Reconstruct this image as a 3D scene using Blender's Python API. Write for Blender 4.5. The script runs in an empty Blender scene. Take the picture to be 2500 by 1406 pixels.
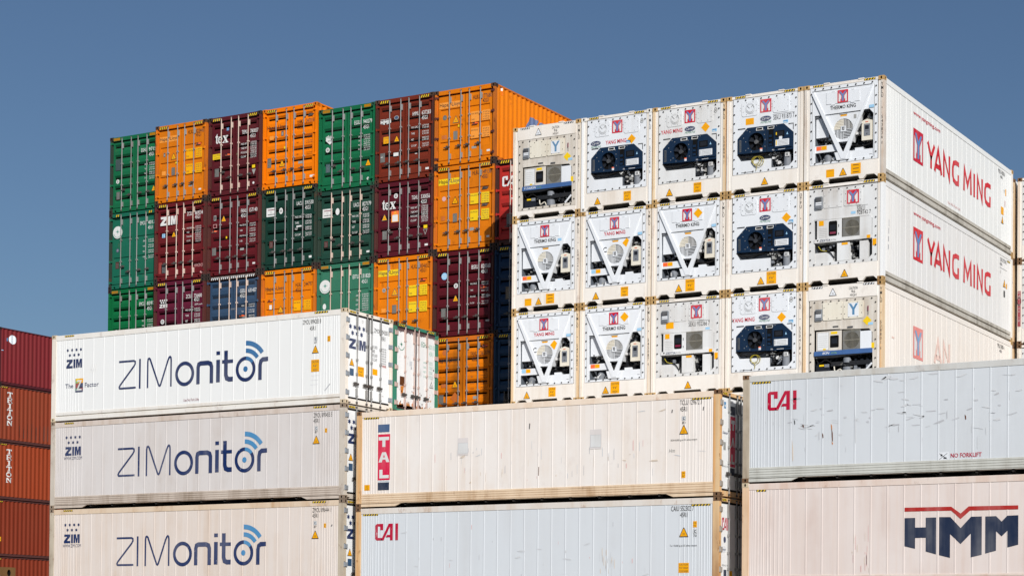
import bpy, bmesh, math, random
from mathutils import Vector, Matrix
from mathutils.geometry import tessellate_polygon

SC = bpy.context.scene
COL = SC.collection
G = 1.56            # ground is z = 0; heights below were measured from the lens
L, W, HC, SD, PITCH = 12.192, 2.438, 2.896, 2.591, 2.905
rad = math.radians

# ------------------------------------------------------------------ camera
cam_d = bpy.data.cameras.new("camera")
cam = bpy.data.objects.new("camera", cam_d)
COL.objects.link(cam)
yaw, pitch, roll = 0.4972, 0.0177, 0.0083
Fw = Vector((-math.sin(yaw), math.cos(yaw), 0)); Rt = Vector((math.cos(yaw), math.sin(yaw), 0)); Up = Vector((0, 0, 1))
F2 = Fw*math.cos(pitch) + Up*math.sin(pitch); U2 = Up*math.cos(pitch) - Fw*math.sin(pitch)
R3 = Rt*math.cos(roll) + U2*math.sin(roll); U3 = U2*math.cos(roll) - Rt*math.sin(roll)
m = Matrix.Identity(4)
for i in range(3):
    m[i][0] = R3[i]; m[i][1] = U3[i]; m[i][2] = -F2[i]
m[2][3] = G
cam.matrix_world = m
cam_d.sensor_width = 36; cam_d.sensor_fit = 'HORIZONTAL'
cam_d.lens = 4601.35/2500*36
cam_d.shift_x = -293.43/2500
cam_d.shift_y = 779.87/2500
cam_d.clip_start = 0.5; cam_d.clip_end = 5000
SC.camera = cam

# ------------------------------------------------------------------ light
SUN_EL, SUN_AZ = 29.5, 135.0      # azimuth clockwise from +Y
wd = bpy.data.worlds.new("World"); SC.world = wd; wd.use_nodes = True
nt = wd.node_tree
sky = nt.nodes.new('ShaderNodeTexSky'); sky.sky_type = 'NISHITA'; sky.sun_disc = False
sky.sun_elevation = rad(SUN_EL); sky.sun_rotation = rad(SUN_AZ)
sky.altitude = 0; sky.air_density = 1.0; sky.dust_density = 1.2; sky.ozone_density = 5.0
bg = nt.nodes['Background']; bg.inputs['Strength'].default_value = 0.063
nt.links.new(sky.outputs[0], bg.inputs['Color'])
sl = bpy.data.lights.new("sun", 'SUN'); sl.energy = 4.5; sl.angle = rad(0.5); sl.color = (1.0, 0.975, 0.945)
sun = bpy.data.objects.new("sun", sl); COL.objects.link(sun)
sd = Vector((math.sin(rad(SUN_AZ))*math.cos(rad(SUN_EL)), math.cos(rad(SUN_AZ))*math.cos(rad(SUN_EL)), math.sin(rad(SUN_EL))))
sun.rotation_euler = (-sd).to_track_quat('-Z', 'Y').to_euler()
sun.location = (20, -20, 40)
SC.view_settings.view_transform = 'Standard'; SC.view_settings.look = 'None'
SC.view_settings.exposure = 0.0; SC.view_settings.gamma = 1.0
SC.cycles.max_bounces = 6; SC.cycles.diffuse_bounces = 3; SC.cycles.glossy_bounces = 3
try: SC.cycles.use_denoising = True
except Exception: pass

# ------------------------------------------------------------------ materials
def s2l(c):
    return tuple(((x/255)/12.92 if x/255 <= .04045 else ((x/255+.055)/1.055)**2.4) for x in c)
MATS = {}
def paint(name, col, rough=.5, dirt=(120, 105, 90), amt=.25, rust=0.0, rustcol=(110, 62, 30), metal=0.0, stain=None, samt=0.0, spec=.2, seed=0.0, wear=None, wamt=0.0):
    """weathered paint: soft blotches, vertical run-down streaks, rust specks, chipped spots; all in world space"""
    if name in MATS: return MATS[name]
    mt = bpy.data.materials.new(name); mt.use_nodes = True
    t = mt.node_tree; N = t.nodes; K = t.links
    b = N['Principled BSDF']
    b.inputs['Roughness'].default_value = rough; b.inputs['Metallic'].default_value = metal
    b.inputs['Specular IOR Level'].default_value = spec
    base = (*s2l(col), 1)
    geo = N.new('ShaderNodeNewGeometry')
    add = N.new('ShaderNodeVectorMath'); add.operation = 'ADD'; add.inputs[1].default_value = (seed*7.3, seed*3.1, seed*5.7)
    K.new(geo.outputs['Position'], add.inputs[0])
    def noise(sx, sz, sc, det, lo, hi, rg=.6):
        mp = N.new('ShaderNodeMapping'); mp.inputs['Scale'].default_value = (sx, sx, sz)
        K.new(add.outputs[0], mp.inputs[0])
        n = N.new('ShaderNodeTexNoise'); n.inputs['Scale'].default_value = sc; n.inputs['Detail'].default_value = det; n.inputs['Roughness'].default_value = rg
        K.new(mp.outputs[0], n.inputs['Vector'])
        r = N.new('ShaderNodeMapRange'); r.inputs['From Min'].default_value = lo; r.inputs['From Max'].default_value = hi
        K.new(n.outputs['Fac'], r.inputs['Value'])
        return r.outputs[0]
    def mul(a, v):
        q = N.new('ShaderNodeMath'); q.operation = 'MULTIPLY'; K.new(a, q.inputs[0])
        if isinstance(v, float): q.inputs[1].default_value = v
        else: K.new(v, q.inputs[1])
        return q.outputs[0]
    def mix(c, col2, fac):
        x = N.new('ShaderNodeMix'); x.data_type = 'RGBA'
        K.new(fac, x.inputs['Factor'])
        if isinstance(c, tuple): x.inputs['A'].default_value = c
        else: K.new(c, x.inputs['A'])
        x.inputs['B'].default_value = (*s2l(col2), 1)
        return x.outputs['Result']
    streak = noise(3.2, .16, 1.0, 5, .42, .72)
    blotch = noise(1, .7, .8, 4, .35, .7)
    c = base
    if amt > 0:
        c = mix(c, dirt, mul(mul(streak, blotch), amt*1.6))
        c = mix(c, dirt, mul(blotch, amt*.35))
    if samt > 0:
        st = noise(9, .22, 1.0, 6, .46, .66)
        c = mix(c, stain, mul(st, samt))
    if wamt > 0:
        c = mix(c, wear, mul(noise(1.2, 1.0, 5.0, 8, .60, .66, .72), wamt))
    if rust > 0:
        sp = noise(1, .55, 3.4, 8, .585, .66, .7)
        c = mix(c, rustcol, mul(sp, rust))
    if not isinstance(c, tuple):
        K.new(c, b.inputs['Base Color'])
    else: b.inputs['Base Color'].default_value = c
    rr = N.new('ShaderNodeMapRange'); rr.inputs['To Min'].default_value = rough-.07; rr.inputs['To Max'].default_value = min(1, rough+.15)
    K.new(blotch, rr.inputs['Value']); K.new(rr.outputs[0], b.inputs['Roughness'])
    MATS[name] = mt
    return mt
def ink(name, col, rough=.5, wear=0.0, wc=(235, 232, 226)):
    """lettering foil or stencilled paint, with flaked-off specks"""
    return paint('ink_'+name, col, rough, amt=.12, dirt=wc, wear=wc, wamt=wear)

# colours of the things themselves
BLACK = ink('black', (26, 26, 28)); WHITE = ink('white', (222, 222, 218), wc=(150, 140, 130)); NAVY = ink('navy', (26, 46, 92), wear=.35)
NAVYF = ink('navy_clean', (26, 44, 88)); BLUE2 = ink('signal_blue', (52, 108, 156)); BLUE3 = ink('signal_light_blue', (72, 136, 182))
YRED = ink('logo_red', (196, 12, 46)); YREDO = ink('logo_red_bright', (206, 26, 40)); YBLUE = ink('logo_steel_blue', (92, 122, 172)); YSTEEL = ink('letter_steel_blue', (62, 122, 162))
YELLOW = ink('yellow', (240, 168, 8), wc=(200, 140, 30)); LEMON = ink('lemon', (236, 198, 30), wc=(200, 160, 60)); PEACH = ink('peach', (238, 152, 62), wc=(220, 120, 30))
CAIRED = ink('crimson', (182, 8, 52), wear=.5, wc=(215, 216, 216)); TALRED = ink('magenta_red', (212, 6, 66), wear=.12); TALBLUE = ink('slate_blue', (62, 90, 128), wear=.1); TALNAVY = ink('deep_navy', (28, 42, 66), wear=.25)
HMMNAVY = ink('hmm_navy', (20, 36, 64)); HMMRED = ink('brick_red', (170, 26, 18)); FADE = ink('faded_red', (236, 204, 190), wear=1.0, wc=(238, 228, 220)); FADER = ink('faded_logo_red', (228, 136, 128), wear=.6, wc=(238, 228, 220)); FADEB = ink('faded_logo_blue', (120, 160, 196))
ORANGE = ink('orange', (244, 96, 24)); GREY = ink('grey', (96, 96, 92)); LGREY = ink('light_grey', (150, 150, 146)); SKYB = ink('pale_blue', (150, 196, 226)); GREEN = ink('leaf_green', (130, 176, 90)); DGREEN = ink('mint_green', (52, 128, 98)); PGREEN = ink('pale_green', (160, 200, 184), wear=.4)
OLOGO = ink('ship_blue', (86, 104, 140)); DARKTXT = ink('dark_brown', (58, 26, 10)); PURPLE = ink('maroon_red', (122, 30, 60)); PINK = ink('pinkish', (214, 164, 160)); DGREY = ink('dark_grey', (60, 62, 66)); SMUDGE = ink('smudge', (204, 206, 208)); SMUDGE2 = ink('smudge_dark', (182, 183, 186)); RUSTD = ink('rust_patch', (92, 52, 26), wear=.6, wc=(170, 100, 40)); RUSTO = ink('rust_run', (196, 120, 48), wear=.7, wc=(225, 205, 190)); TEAL = ink('teal', (40, 136, 116))
STEEL = paint('galvanised_steel', (158, 158, 156), .42, amt=.5, dirt=(110, 100, 92), rust=.25, metal=.25)
STEELD = paint('worn_dark_steel', (92, 88, 84), .5, amt=.5, dirt=(50, 40, 34), rust=.4, metal=.2)
STEELP = paint('pinkish_worn_steel', (196, 172, 162), .5, amt=.4, dirt=(130, 100, 85), rust=.35)
HINGEG = paint('hinge_grey', (146, 152, 158), .5, amt=.3, dirt=(90, 80, 72))
RUBBER = paint('black_rubber', (24, 23, 23), .7, amt=.2, dirt=(60, 52, 46))
VOID = paint('dark_interior', (9, 9, 10), .9, amt=0)
CASTR = paint('rusty_casting', (78, 58, 46), .75, amt=.6, dirt=(44, 30, 24), rust=.6, rustcol=(128, 78, 40))
CASTC = paint('cream_casting', (214, 196, 166), .65, amt=.5, dirt=(120, 92, 66), rust=.55, rustcol=(120, 72, 36))
CASTB = paint('brown_casting', (128, 98, 72), .75, amt=.6, dirt=(70, 52, 40), rust=.5)
YBOLT = paint('bolt_grey', (62, 60, 58), .5, amt=.2)
ALU = paint('pale_panel', (226, 229, 232), .42, amt=.16, dirt=(176, 170, 160))
ALU2 = paint('pale_panel_grey', (224, 225, 224), .45, amt=.45, dirt=(160, 146, 130))
ALUD = paint('dirty_panel', (220, 214, 203), .5, amt=.7, dirt=(156, 140, 120), samt=.3, stain=(176, 160, 140))
CREAM = paint('cream_unit', (228, 222, 206), .45, amt=.3, dirt=(180, 160, 130))
NAVYU = paint('navy_unit', (22, 42, 66), .38, amt=.3, dirt=(40, 52, 66))
STRIPB = paint('blue_strip', (70, 104, 156), .45, amt=.4, dirt=(50, 66, 90))
GRILL = paint('grille_metal', (150, 146, 132), .5, amt=.3)
PIPEG = paint('grey_machinery', (128, 132, 138), .5, amt=.4, dirt=(70, 70, 70))
PIPEB = paint('black_machinery', (34, 36, 40), .55, amt=.3, dirt=(70, 64, 56), wear=(170, 166, 156), wamt=.6)
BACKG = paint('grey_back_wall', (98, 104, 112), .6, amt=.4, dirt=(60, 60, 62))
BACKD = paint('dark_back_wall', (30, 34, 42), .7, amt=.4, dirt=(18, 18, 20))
CABLEY = paint('yellow_cable', (176, 160, 40), .5, amt=.2)

# ------------------------------------------------------------------ mesh builder
class MB:
    def __init__(s): s.v = []; s.f = []; s.mi = []; s.mats = []
    def mat(s, mt):
        if mt not in s.mats: s.mats.append(mt)
        return s.mats.index(mt)
    def face(s, pts, mt):
        n = len(s.v); s.v += [tuple(p) for p in pts]; s.f.append(tuple(range(n, n+len(pts)))); s.mi.append(s.mat(mt))
    def tri(s, pts, tris, mt):
        n = len(s.v); k = s.mat(mt); s.v += [tuple(p) for p in pts]
        for t in tris: s.f.append(tuple(n+i for i in t)); s.mi.append(k)
    def box(s, x0, y0, z0, x1, y1, z1, mt, skip=''):
        p = [(x0,y0,z0),(x1,y0,z0),(x1,y1,z0),(x0,y1,z0),(x0,y0,z1),(x1,y0,z1),(x1,y1,z1),(x0,y1,z1)]
        q = dict(b=(0,3,2,1), t=(4,5,6,7), f=(0,1,5,4), k=(2,3,7,6), l=(3,0,4,7), r=(1,2,6,5))
        s.tri(p, [q[c] for c in q if c not in skip], mt)
    def prism(s, poly, y0, y1, mt, side=None, holes=()):
        """polygon in x,z: front face at y0, walls back to y1"""
        rings = [poly]+list(holes)
        tr = tessellate_polygon([[Vector((a, b, 0)) for a, b in r] for r in rings])
        flat = [(a, y0, b) for r in rings for a, b in r]
        s.tri(flat, tr, mt)
        for r in rings:
            for i in range(len(r)):
                a, b = r[i], r[(i+1) % len(r)]
                s.face([(a[0],y0,a[1]),(b[0],y0,b[1]),(b[0],y1,b[1]),(a[0],y1,a[1])], side or mt)
    def cyl(s, p0, p1, r, mt, n=10, r1=None, caps=True):
        p0, p1 = Vector(p0), Vector(p1); ax = (p1-p0).normalized(); r1 = r if r1 is None else r1
        u = ax.orthogonal().normalized(); w = ax.cross(u); k = s.mat(mt); b = len(s.v)
        for i in range(n):
            a = 2*math.pi*i/n; d = u*math.cos(a)+w*math.sin(a)
            s.v += [tuple(p0+d*r), tuple(p1+d*r1)]
        for i in range(n):
            j = (i+1) % n; s.f.append((b+2*i, b+2*j, b+2*j+1, b+2*i+1)); s.mi.append(k)
        if caps:
            s.f.append(tuple(b+2*i for i in range(n))); s.mi.append(k)
            s.f.append(tuple(b+2*i+1 for i in reversed(range(n)))); s.mi.append(k)
    def tube(s, pts, r, mt, n=6):
        for a, b in zip(pts, pts[1:]): s.cyl(a, b, r, mt, n, caps=True)
    def mesh(s, name):
        me = bpy.data.meshes.new(name); me.from_pydata(s.v, [], s.f)
        for mt in s.mats: me.materials.append(mt)
        me.polygons.foreach_set('material_index', s.mi); me.update()
        return me
    def build(s, name, parent=None):
        if not s.f: return None
        return put(name, s.mesh(name), parent)
def put(name, me, parent=None, loc=None, rz=0):
    o = bpy.data.objects.new(name, me); COL.objects.link(o)
    if parent: o.parent = parent
    if loc: o.location = loc
    if rz: o.rotation_euler.z = rz
    return o
def thing(name, loc, rz, label, cat, group):
    o = bpy.data.objects.new(name, None); COL.objects.link(o); o.empty_display_size = .3
    o.location = (loc[0], loc[1], loc[2]+G); o.rotation_euler.z = rz
    o['label'] = label; o['category'] = cat
    if group: o['group'] = group
    return o

# ------------------------------------------------------------------ lettering
_tx = {}
def glyphs(st, bold):
    k = (st, bold)
    if k not in _tx:
        cu = bpy.data.curves.new('t', 'FONT'); cu.body = st; cu.size = 1; cu.offset = bold; cu.resolution_u = 2; cu.fill_mode = 'FRONT'
        ob = bpy.data.objects.new('t', cu); COL.objects.link(ob)
        dg = bpy.context.evaluated_depsgraph_get(); me = bpy.data.meshes.new_from_object(ob.evaluated_get(dg))
        vs = [(v.co.x, v.co.y) for v in me.vertices]; fs = [tuple(p.vertices) for p in me.polygons]
        bpy.data.objects.remove(ob); bpy.data.curves.remove(cu); bpy.data.meshes.remove(me)
        _tx[k] = (vs, fs)
    return _tx[k]
CAPH = max(y for x, y in glyphs('H', 0)[0])
def FRONT(y=0.0): return lambda u, v, d: (u, y-d, v)
def RIGHT(x=W): return lambda u, v, d: (x+d, u, v)
def LEFT(x=0.0): return lambda u, v, d: (x-d, L-u, v)
class Dec(MB):
    """flat painted marks on a face: u to the right, v up, d out of the face"""
    def __init__(s, frame, d=.004): MB.__init__(s); s.F = frame; s.d = d
    def poly(s, pts, mt, k=0, prof=None, brk=None):
        d = s.d+.0018*k
        if prof:
            lo, hi = min(p[0] for p in pts), max(p[0] for p in pts)
            cuts = [lo]+[b for b in brk if lo+1e-4 < b < hi-1e-4]+[hi]
            for a, b in zip(cuts, cuts[1:]):
                q = clip(clip(pts, a, 1), b, -1)
                if len(q) > 2: s.face([s.F(u, v, d-prof(min(max(u, a+1e-4), b-1e-4))) for u, v in q], mt)
            return
        if len(pts) <= 4: s.face([s.F(u, v, d) for u, v in pts], mt)
        else: s.tri([s.F(u, v, d) for u, v in pts], tessellate_polygon([[Vector((a, b, 0)) for a, b in pts]]), mt)
    def rect(s, u0, v0, u1, v1, mt, k=0, **kw): s.poly([(u0,v0),(u1,v0),(u1,v1),(u0,v1)], mt, k, **kw)
    def circ(s, u, v, r, mt, k=0, n=20, ry=None, **kw):
        ry = ry or r; s.poly([(u+r*math.cos(2*math.pi*i/n), v+ry*math.sin(2*math.pi*i/n)) for i in range(n)], mt, k, **kw)
    def arc(s, u, v, r0, r1, a0, a1, mt, k=0, n=14, sy=1.0):
        for i in range(n):
            p, q = rad(a0+(a1-a0)*i/n), rad(a0+(a1-a0)*(i+1)/n)
            s.poly([(u+r0*math.cos(p), v+sy*r0*math.sin(p)), (u+r1*math.cos(p), v+sy*r1*math.sin(p)), (u+r1*math.cos(q), v+sy*r1*math.sin(q)), (u+r0*math.cos(q), v+sy*r0*math.sin(q))], mt, k)
    def stroke(s, pts, w, mt, k=0):
        P = [Vector(p) for p in pts]; n = len(P); l = []; r = []
        for i in range(n):
            if i == 0: t = (P[1]-P[0]).normalized(); nn = Vector((-t.y, t.x)); sc = 1
            elif i == n-1: t = (P[-1]-P[-2]).normalized(); nn = Vector((-t.y, t.x)); sc = 1
            else:
                a = (P[i]-P[i-1]).normalized(); b = (P[i+1]-P[i]).normalized()
                n1 = Vector((-a.y, a.x)); n2 = Vector((-b.y, b.x)); nn = n1+n2
                if nn.length < 1e-6: nn = n1
                nn.normalize(); sc = min(1/max(nn.dot(n1), .35), 2.2)
            l.append(P[i]+nn*w/2*sc); r.append(P[i]-nn*w/2*sc)
        for i in range(n-1): s.poly([l[i], r[i], r[i+1], l[i+1]], mt, k)
    def text(s, st, u, v, h, mt, w=None, k=1, bold=0.0, shear=0.0, al='l', narrow=.62, vert=0):
        if vert:                       # letters stacked downwards, centred on u, pitch = vert
            for i, c in enumerate(st):
                if c != ' ': s.text(c, u, v-i*vert-h, h, mt, None, k, bold, shear, 'c', narrow)
            return
        vs, fs = glyphs(st, bold)
        if not fs: return
        sy = h/CAPH; x0 = min(p[0] for p in vs); x1 = max(p[0] for p in vs)
        sx = (w/(x1-x0)) if w else sy*narrow
        off = -(x0*sx) if al == 'l' else -(x0+x1)/2*sx if al == 'c' else -x1*sx
        s.tri([s.F(u+x*sx+off+shear*y*sy, v+y*sy, s.d+.0018*k) for x, y in vs], fs, mt)
    def hazard(s, u0, v0, u1, v1, n=4, lean=1, a=None, b=None):
        a = a or BLACK; b = b or LEMON
        s.rect(u0, v0, u1, v1, a, 0)
        p = (u1-u0)/n; h = v1-v0
        for i in range(n):
            x = u0+i*p+p*.08; k = min(h*.7, p*.42)*lean
            s.poly([(x, v0+h*.04), (x+p*.42, v0+h*.04), (x+p*.42+k, v1-h*.04), (x+k, v1-h*.04)] if lean > 0 else [(x-k, v0+h*.04), (x+p*.42-k, v0+h*.04), (x+p*.42, v1-h*.04), (x, v1-h*.04)], b, 1)
    def warn(s, u, v, sz, fill=None, k=0):
        h = sz*.9
        def T(q): return [(u-sz/2*q, v-h*.42*q), (u+sz/2*q, v-h*.42*q), (u+sz*.05*q, v+h*.58*q), (u-sz*.05*q, v+h*.58*q)]
        s.poly(T(1.12), BLACK, k); s.poly(T(.88), fill or YELLOW, k+1)
        for j in range(2): s.rect(u-sz*.14, v-h*(.02+.14*j), u+sz*.14, v-h*(.06+.14*j), DARKTXT, k+2)
    def caution(s, u, v, w, h, txt=('CAUTION', "9'6\"", 'HIGH'), bg=None, fg=None):
        s.rect(u, v, u+w, v+h, bg or YELLOW)
        for i, t in enumerate(txt):
            s.text(t, u+w/2, v+h*(1-(i+.82)/len(txt)), h/len(txt)*.56, fg or BLACK, w*.84 if len(t) > 5 else w*.5 if len(t) > 3 else w*.36, 1, al='c')
    def ymlogo(s, u0, v0, u1, v1, red=None, blu=None, wht=None):
        red = red or YRED; blu = blu or YBLUE; wht = wht or WHITE; w = u1-u0; h = v1-v0
        P = lambda l: [(u0+a*w, v0+b*h) for a, b in l]
        s.rect(u0, v0, u1, v1, red, 0)
        s.poly(P([(.11,.09),(.27,.09),(.27,.31),(.34,.26),(.36,.52),(.11,.80)]), wht, 1)
        s.poly(P([(.89,.09),(.73,.09),(.73,.31),(.66,.26),(.64,.52),(.89,.80)]), wht, 1)
        s.poly(P([(.15,.88),(.30,.88),(.5,.67),(.70,.88),(.85,.88),(.585,.53),(.585,.13),(.415,.13),(.415,.53)]), blu, 2)
    def ymword(s, z0, z1, mt, du=0.0, only=None):
        h = z1-z0; w = .145
        def Q(l): return [(a+du, z0+h*b) for a, b in l]
        G_ = lambda o: [(o+.66,.915),(o+.36,.93),(o+.13,.84),(o+.075,.64),(o+.075,.36),(o+.13,.16),(o+.36,.07),(o+.59,.10),(o+.59,.47)]
        for k, l in (('Y',[(3.68,1),(3.99,.46),(4.28,1)]),('Y',[(3.99,.52),(3.99,0)]),('A',[(4.31,0),(4.62,.95),(4.93,0)]),('A',[(4.44,.25),(4.80,.25)]),('N',[(5.14,0),(5.14,.96),(5.66,.04),(5.66,1)]),('G',G_(5.91)),
                     ('M',[(7.06,0),(7.10,.95),(7.41,.30),(7.72,.95),(7.76,0)]),('I',[(8.08,0),(8.08,1)]),('N',[(8.41,0),(8.41,.96),(8.88,.04),(8.88,1)]),('G',G_(9.11))):
            if only and (k not in only or l[0][0] > 6): continue
            s.stroke(Q(l), w, mt, 1)
    def star6(s, u, v, r, mt, n=6, inner=.55):
        s.poly([(u+(r if i % 2 == 0 else r*inner)*math.sin(math.pi*i/n), v+(r if i % 2 == 0 else r*inner)*math.cos(math.pi*i/n)) for i in range(2*n)], mt)
    def zimbold(s, u, v, w, h, mt, nob=False):
        P = lambda l: [(u+a*w, v+b*h) for a, b in l]
        s.poly(P([(.02,1),(.40,1),(.40,.76),(.19,.26),(.41,.26),(.41,0),(0,0),(0,.24),(.21,.74),(.02,.74)]), mt)
        s.poly(P([(.45,0),(.57,0),(.57,1),(.45,1)]), mt)
        s.poly(P([(.61,0),(.61,1),(.76,1),(.805,.5),(.85,1),(1,1),(1,0),(.89,0),(.89,.62),(.84,.02),(.77,.02),(.72,.62),(.72,0)]), mt)
    def zimstars(s, u, v, dx, dy, r, mt):
        for i in range(4): s.star6(u+i*dx, v, r, mt)
        for i in range(3): s.star6(u+(i+.5)*dx, v-dy, r, mt)
    def cai(s, u, v, w, h, mt):
        P = lambda l: [(u+a*w, v+b*h) for a, b in l]
        s.poly(P([(.30,1),(.07,1),(0,.9),(0,.1),(.06,0),(.25,0),(.30,.12),(.55,.78),(.55,.96),(.62,1),(.76,1),(.76,0),(.645,0),(.645,.18),(.51,.18),(.51,.33),(.645,.33),(.645,.72),(.60,.72),(.35,.02),(.35,0),(.20,0),(.20,.16),(.115,.16),(.115,.84),(.22,.84),(.22,.6),(.36,.6),(.36,.92)]) if False else P([(.07,1),(0,.9),(0,.1),(.07,0),(.30,0),(.30,.16),(.12,.16),(.12,.84),(.22,.84),(.22,.62),(.35,.62),(.35,1)]), mt)
        s.poly(P([(.25,0),(.37,0),(.65,.83),(.65,.33),(.52,.33),(.46,.18),(.65,.18),(.65,0),(.77,0),(.77,1),(.59,1)]), mt)
        s.rect(u+.88*w, v, u+w, v+h, mt)
    def hmm(s, mt, mr, f):
        P = lambda l: [f(a, b) for a, b in l]
        s.poly(P([(4.62,2.117),(5.872,2.110),(6.122,1.93),(6.334,2.106),(7.622,2.098),(7.622,1.998),(6.372,1.998),(6.122,1.79),(5.872,2.01),(4.62,2.015)]), mr)
        s.poly(P([(4.621,1.848),(4.908,1.848),(4.908,1.598),(5.196,1.598),(5.196,1.846),(5.474,1.846),(5.474,.902),(5.198,.98),(5.198,1.332),(4.908,1.332),(4.908,1.054),(4.621,1.124)]), mt)
        s.poly(P([(5.556,1.853),(5.852,1.846),(6.124,1.56),(6.396,1.842),(6.68,1.842),(6.68,.876),(6.395,.812),(6.395,1.417),(6.126,1.155),(5.846,1.416),(5.846,.808),(5.556,.881)]), mt)
        s.poly(P([(6.773,1.839),(7.05,1.841),(7.194,1.701),(7.341,1.845),(7.625,1.85),(7.625,1.114),(7.344,1.046),(7.344,1.466),(7.196,1.329),(7.052,1.464),(7.052,.971),(6.773,.903)]), mt)
def clip(pts, a, sg):
    out = []
    for i in range(len(pts)):
        p, q = pts[i], pts[(i+1) % len(pts)]; fp, fq = sg*(p[0]-a), sg*(q[0]-a)
        if fp >= 0: out.append(p)
        if (fp > 0 and fq < 0) or (fp < 0 and fq > 0):
            t = fp/(fp-fq); out.append((a, p[1]+(q[1]-p[1])*t))
    return out
def octo(cx, cz, r, n=24): return [(cx+r*math.cos(2*math.pi*i/n), cz+r*math.sin(2*math.pi*i/n)) for i in range(n)]
def rrect(x0, z0, x1, z1, r):
    o = []
    for cx, cz, a in ((x1-r, z1-r, 0), (x0+r, z1-r, 90), (x0+r, z0+r, 180), (x1-r, z0+r, 270)):
        for i in range(4): t = rad(a+30*i); o.append((cx+r*math.cos(t), cz+r*math.sin(t)))
    return o

# ------------------------------------------------------------------ shared container pieces
def hole_plate(b, o, eu, ev, n, w, h, cu, cv, ru, rv, mt, dk):
    o, eu, ev, n = Vector(o), Vector(eu), Vector(ev), Vector(n)
    P = lambda u, v, d=0: o+eu*u+ev*v+n*d
    N = 12; rim = []; out = []
    for i in range(N):
        a = 2*math.pi*(i+.5)/N; c, s_ = math.cos(a), math.sin(a)
        rim.append((cu+ru*c, cv+rv*s_))
        k = min((w-cu if c > 0 else cu)/abs(c), (h-cv if s_ > 0 else cv)/abs(s_))
        out.append((cu+k*c, cv+k*s_))
    cor = [(w, h), (0, h), (0, 0), (w, 0)]
    for i in range(N):
        j = (i+1) % N
        f = [out[i], out[j], rim[j], rim[i]]
        b.face([P(*q) for q in f], mt)
        b.face([P(*rim[i]), P(*rim[j]), P(*rim[j], -.045), P(*rim[i], -.045)], dk)
    for i, c in enumerate(cor):      # fill the four corner triangles of the ring
        best = sorted(range(N), key=lambda q: (out[q][0]-c[0])**2+(out[q][1]-c[1])**2)[:2]
        b.face([P(*c, -.0005), P(*out[best[0]], -.0005), P(*out[best[1]], -.0005)], mt)
    b.face([P(*q, -.045) for q in rim], dk)  # pocket walls and floor coloured near black, deepening the hole's own shade
_cast = {}
def castings(parent, H, mt, only=None):
    for ix in (0, 1):
        for iy in (0, 1):
            for iz in (0, 1):
                if only and (ix, iy, iz) not in only: continue
                key = (ix, iy, iz, mt.name)
                if key not in _cast:
                    b = MB(); a, c, h, e = .166, .182, .118, .006
                    x0, x1 = (-e, a) if ix == 0 else (-a, e)
                    y0, y1 = (-e, c) if iy == 0 else (-c, e)
                    yo = y0 if iy == 0 else y1; xo = x0 if ix == 0 else x1
                    b.box(x0, y0, 0, x1, y1, h, mt, skip=('f' if iy == 0 else 'k')+('l' if ix == 0 else 'r'))
                    cx = .085 if ix == 0 else (x1-x0)-.085
                    hole_plate(b, (x0, yo, 0), (1,0,0), (0,0,1), (0,-1 if iy == 0 else 1,0), x1-x0, h, cx, .06, .027, .04, mt, VOID)
                    cy = .093 if iy == 0 else (y1-y0)-.093
                    hole_plate(b, (xo, y0, 0), (0,1,0), (0,0,1), (-1 if ix == 0 else 1,0,0), y1-y0, h, cy, .06, .026, .04, mt, VOID)
                    _cast[key] = b.mesh('corner_casting')
                put('corner_casting', _cast[key], parent, (ix*W, iy*L, iz*(H-.118)))
def strip_profile(b, F, u0, u1, prof, mt, dk=None):
    """profile [(v,d)...] swept along u"""
    for (v0, d0), (v1, d1) in zip(prof, prof[1:]):
        b.face([F(u0, v0, d0), F(u1, v0, d0), F(u1, v1, d1), F(u0, v1, d1)], dk if dk and abs(v1-v0) < .017 and min(d0, d1) < -.02 else mt)
RIBS = [.25, .31, .37, .46, .55, .62, .74, .83, .95, 1.07, 1.21]
RIBS = RIBS + [1.4+.457*i for i in range(int((L-2.8)/.457)+2) if 1.4+.457*i < L-1.3] + [L-r for r in reversed(RIBS)]
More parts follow.
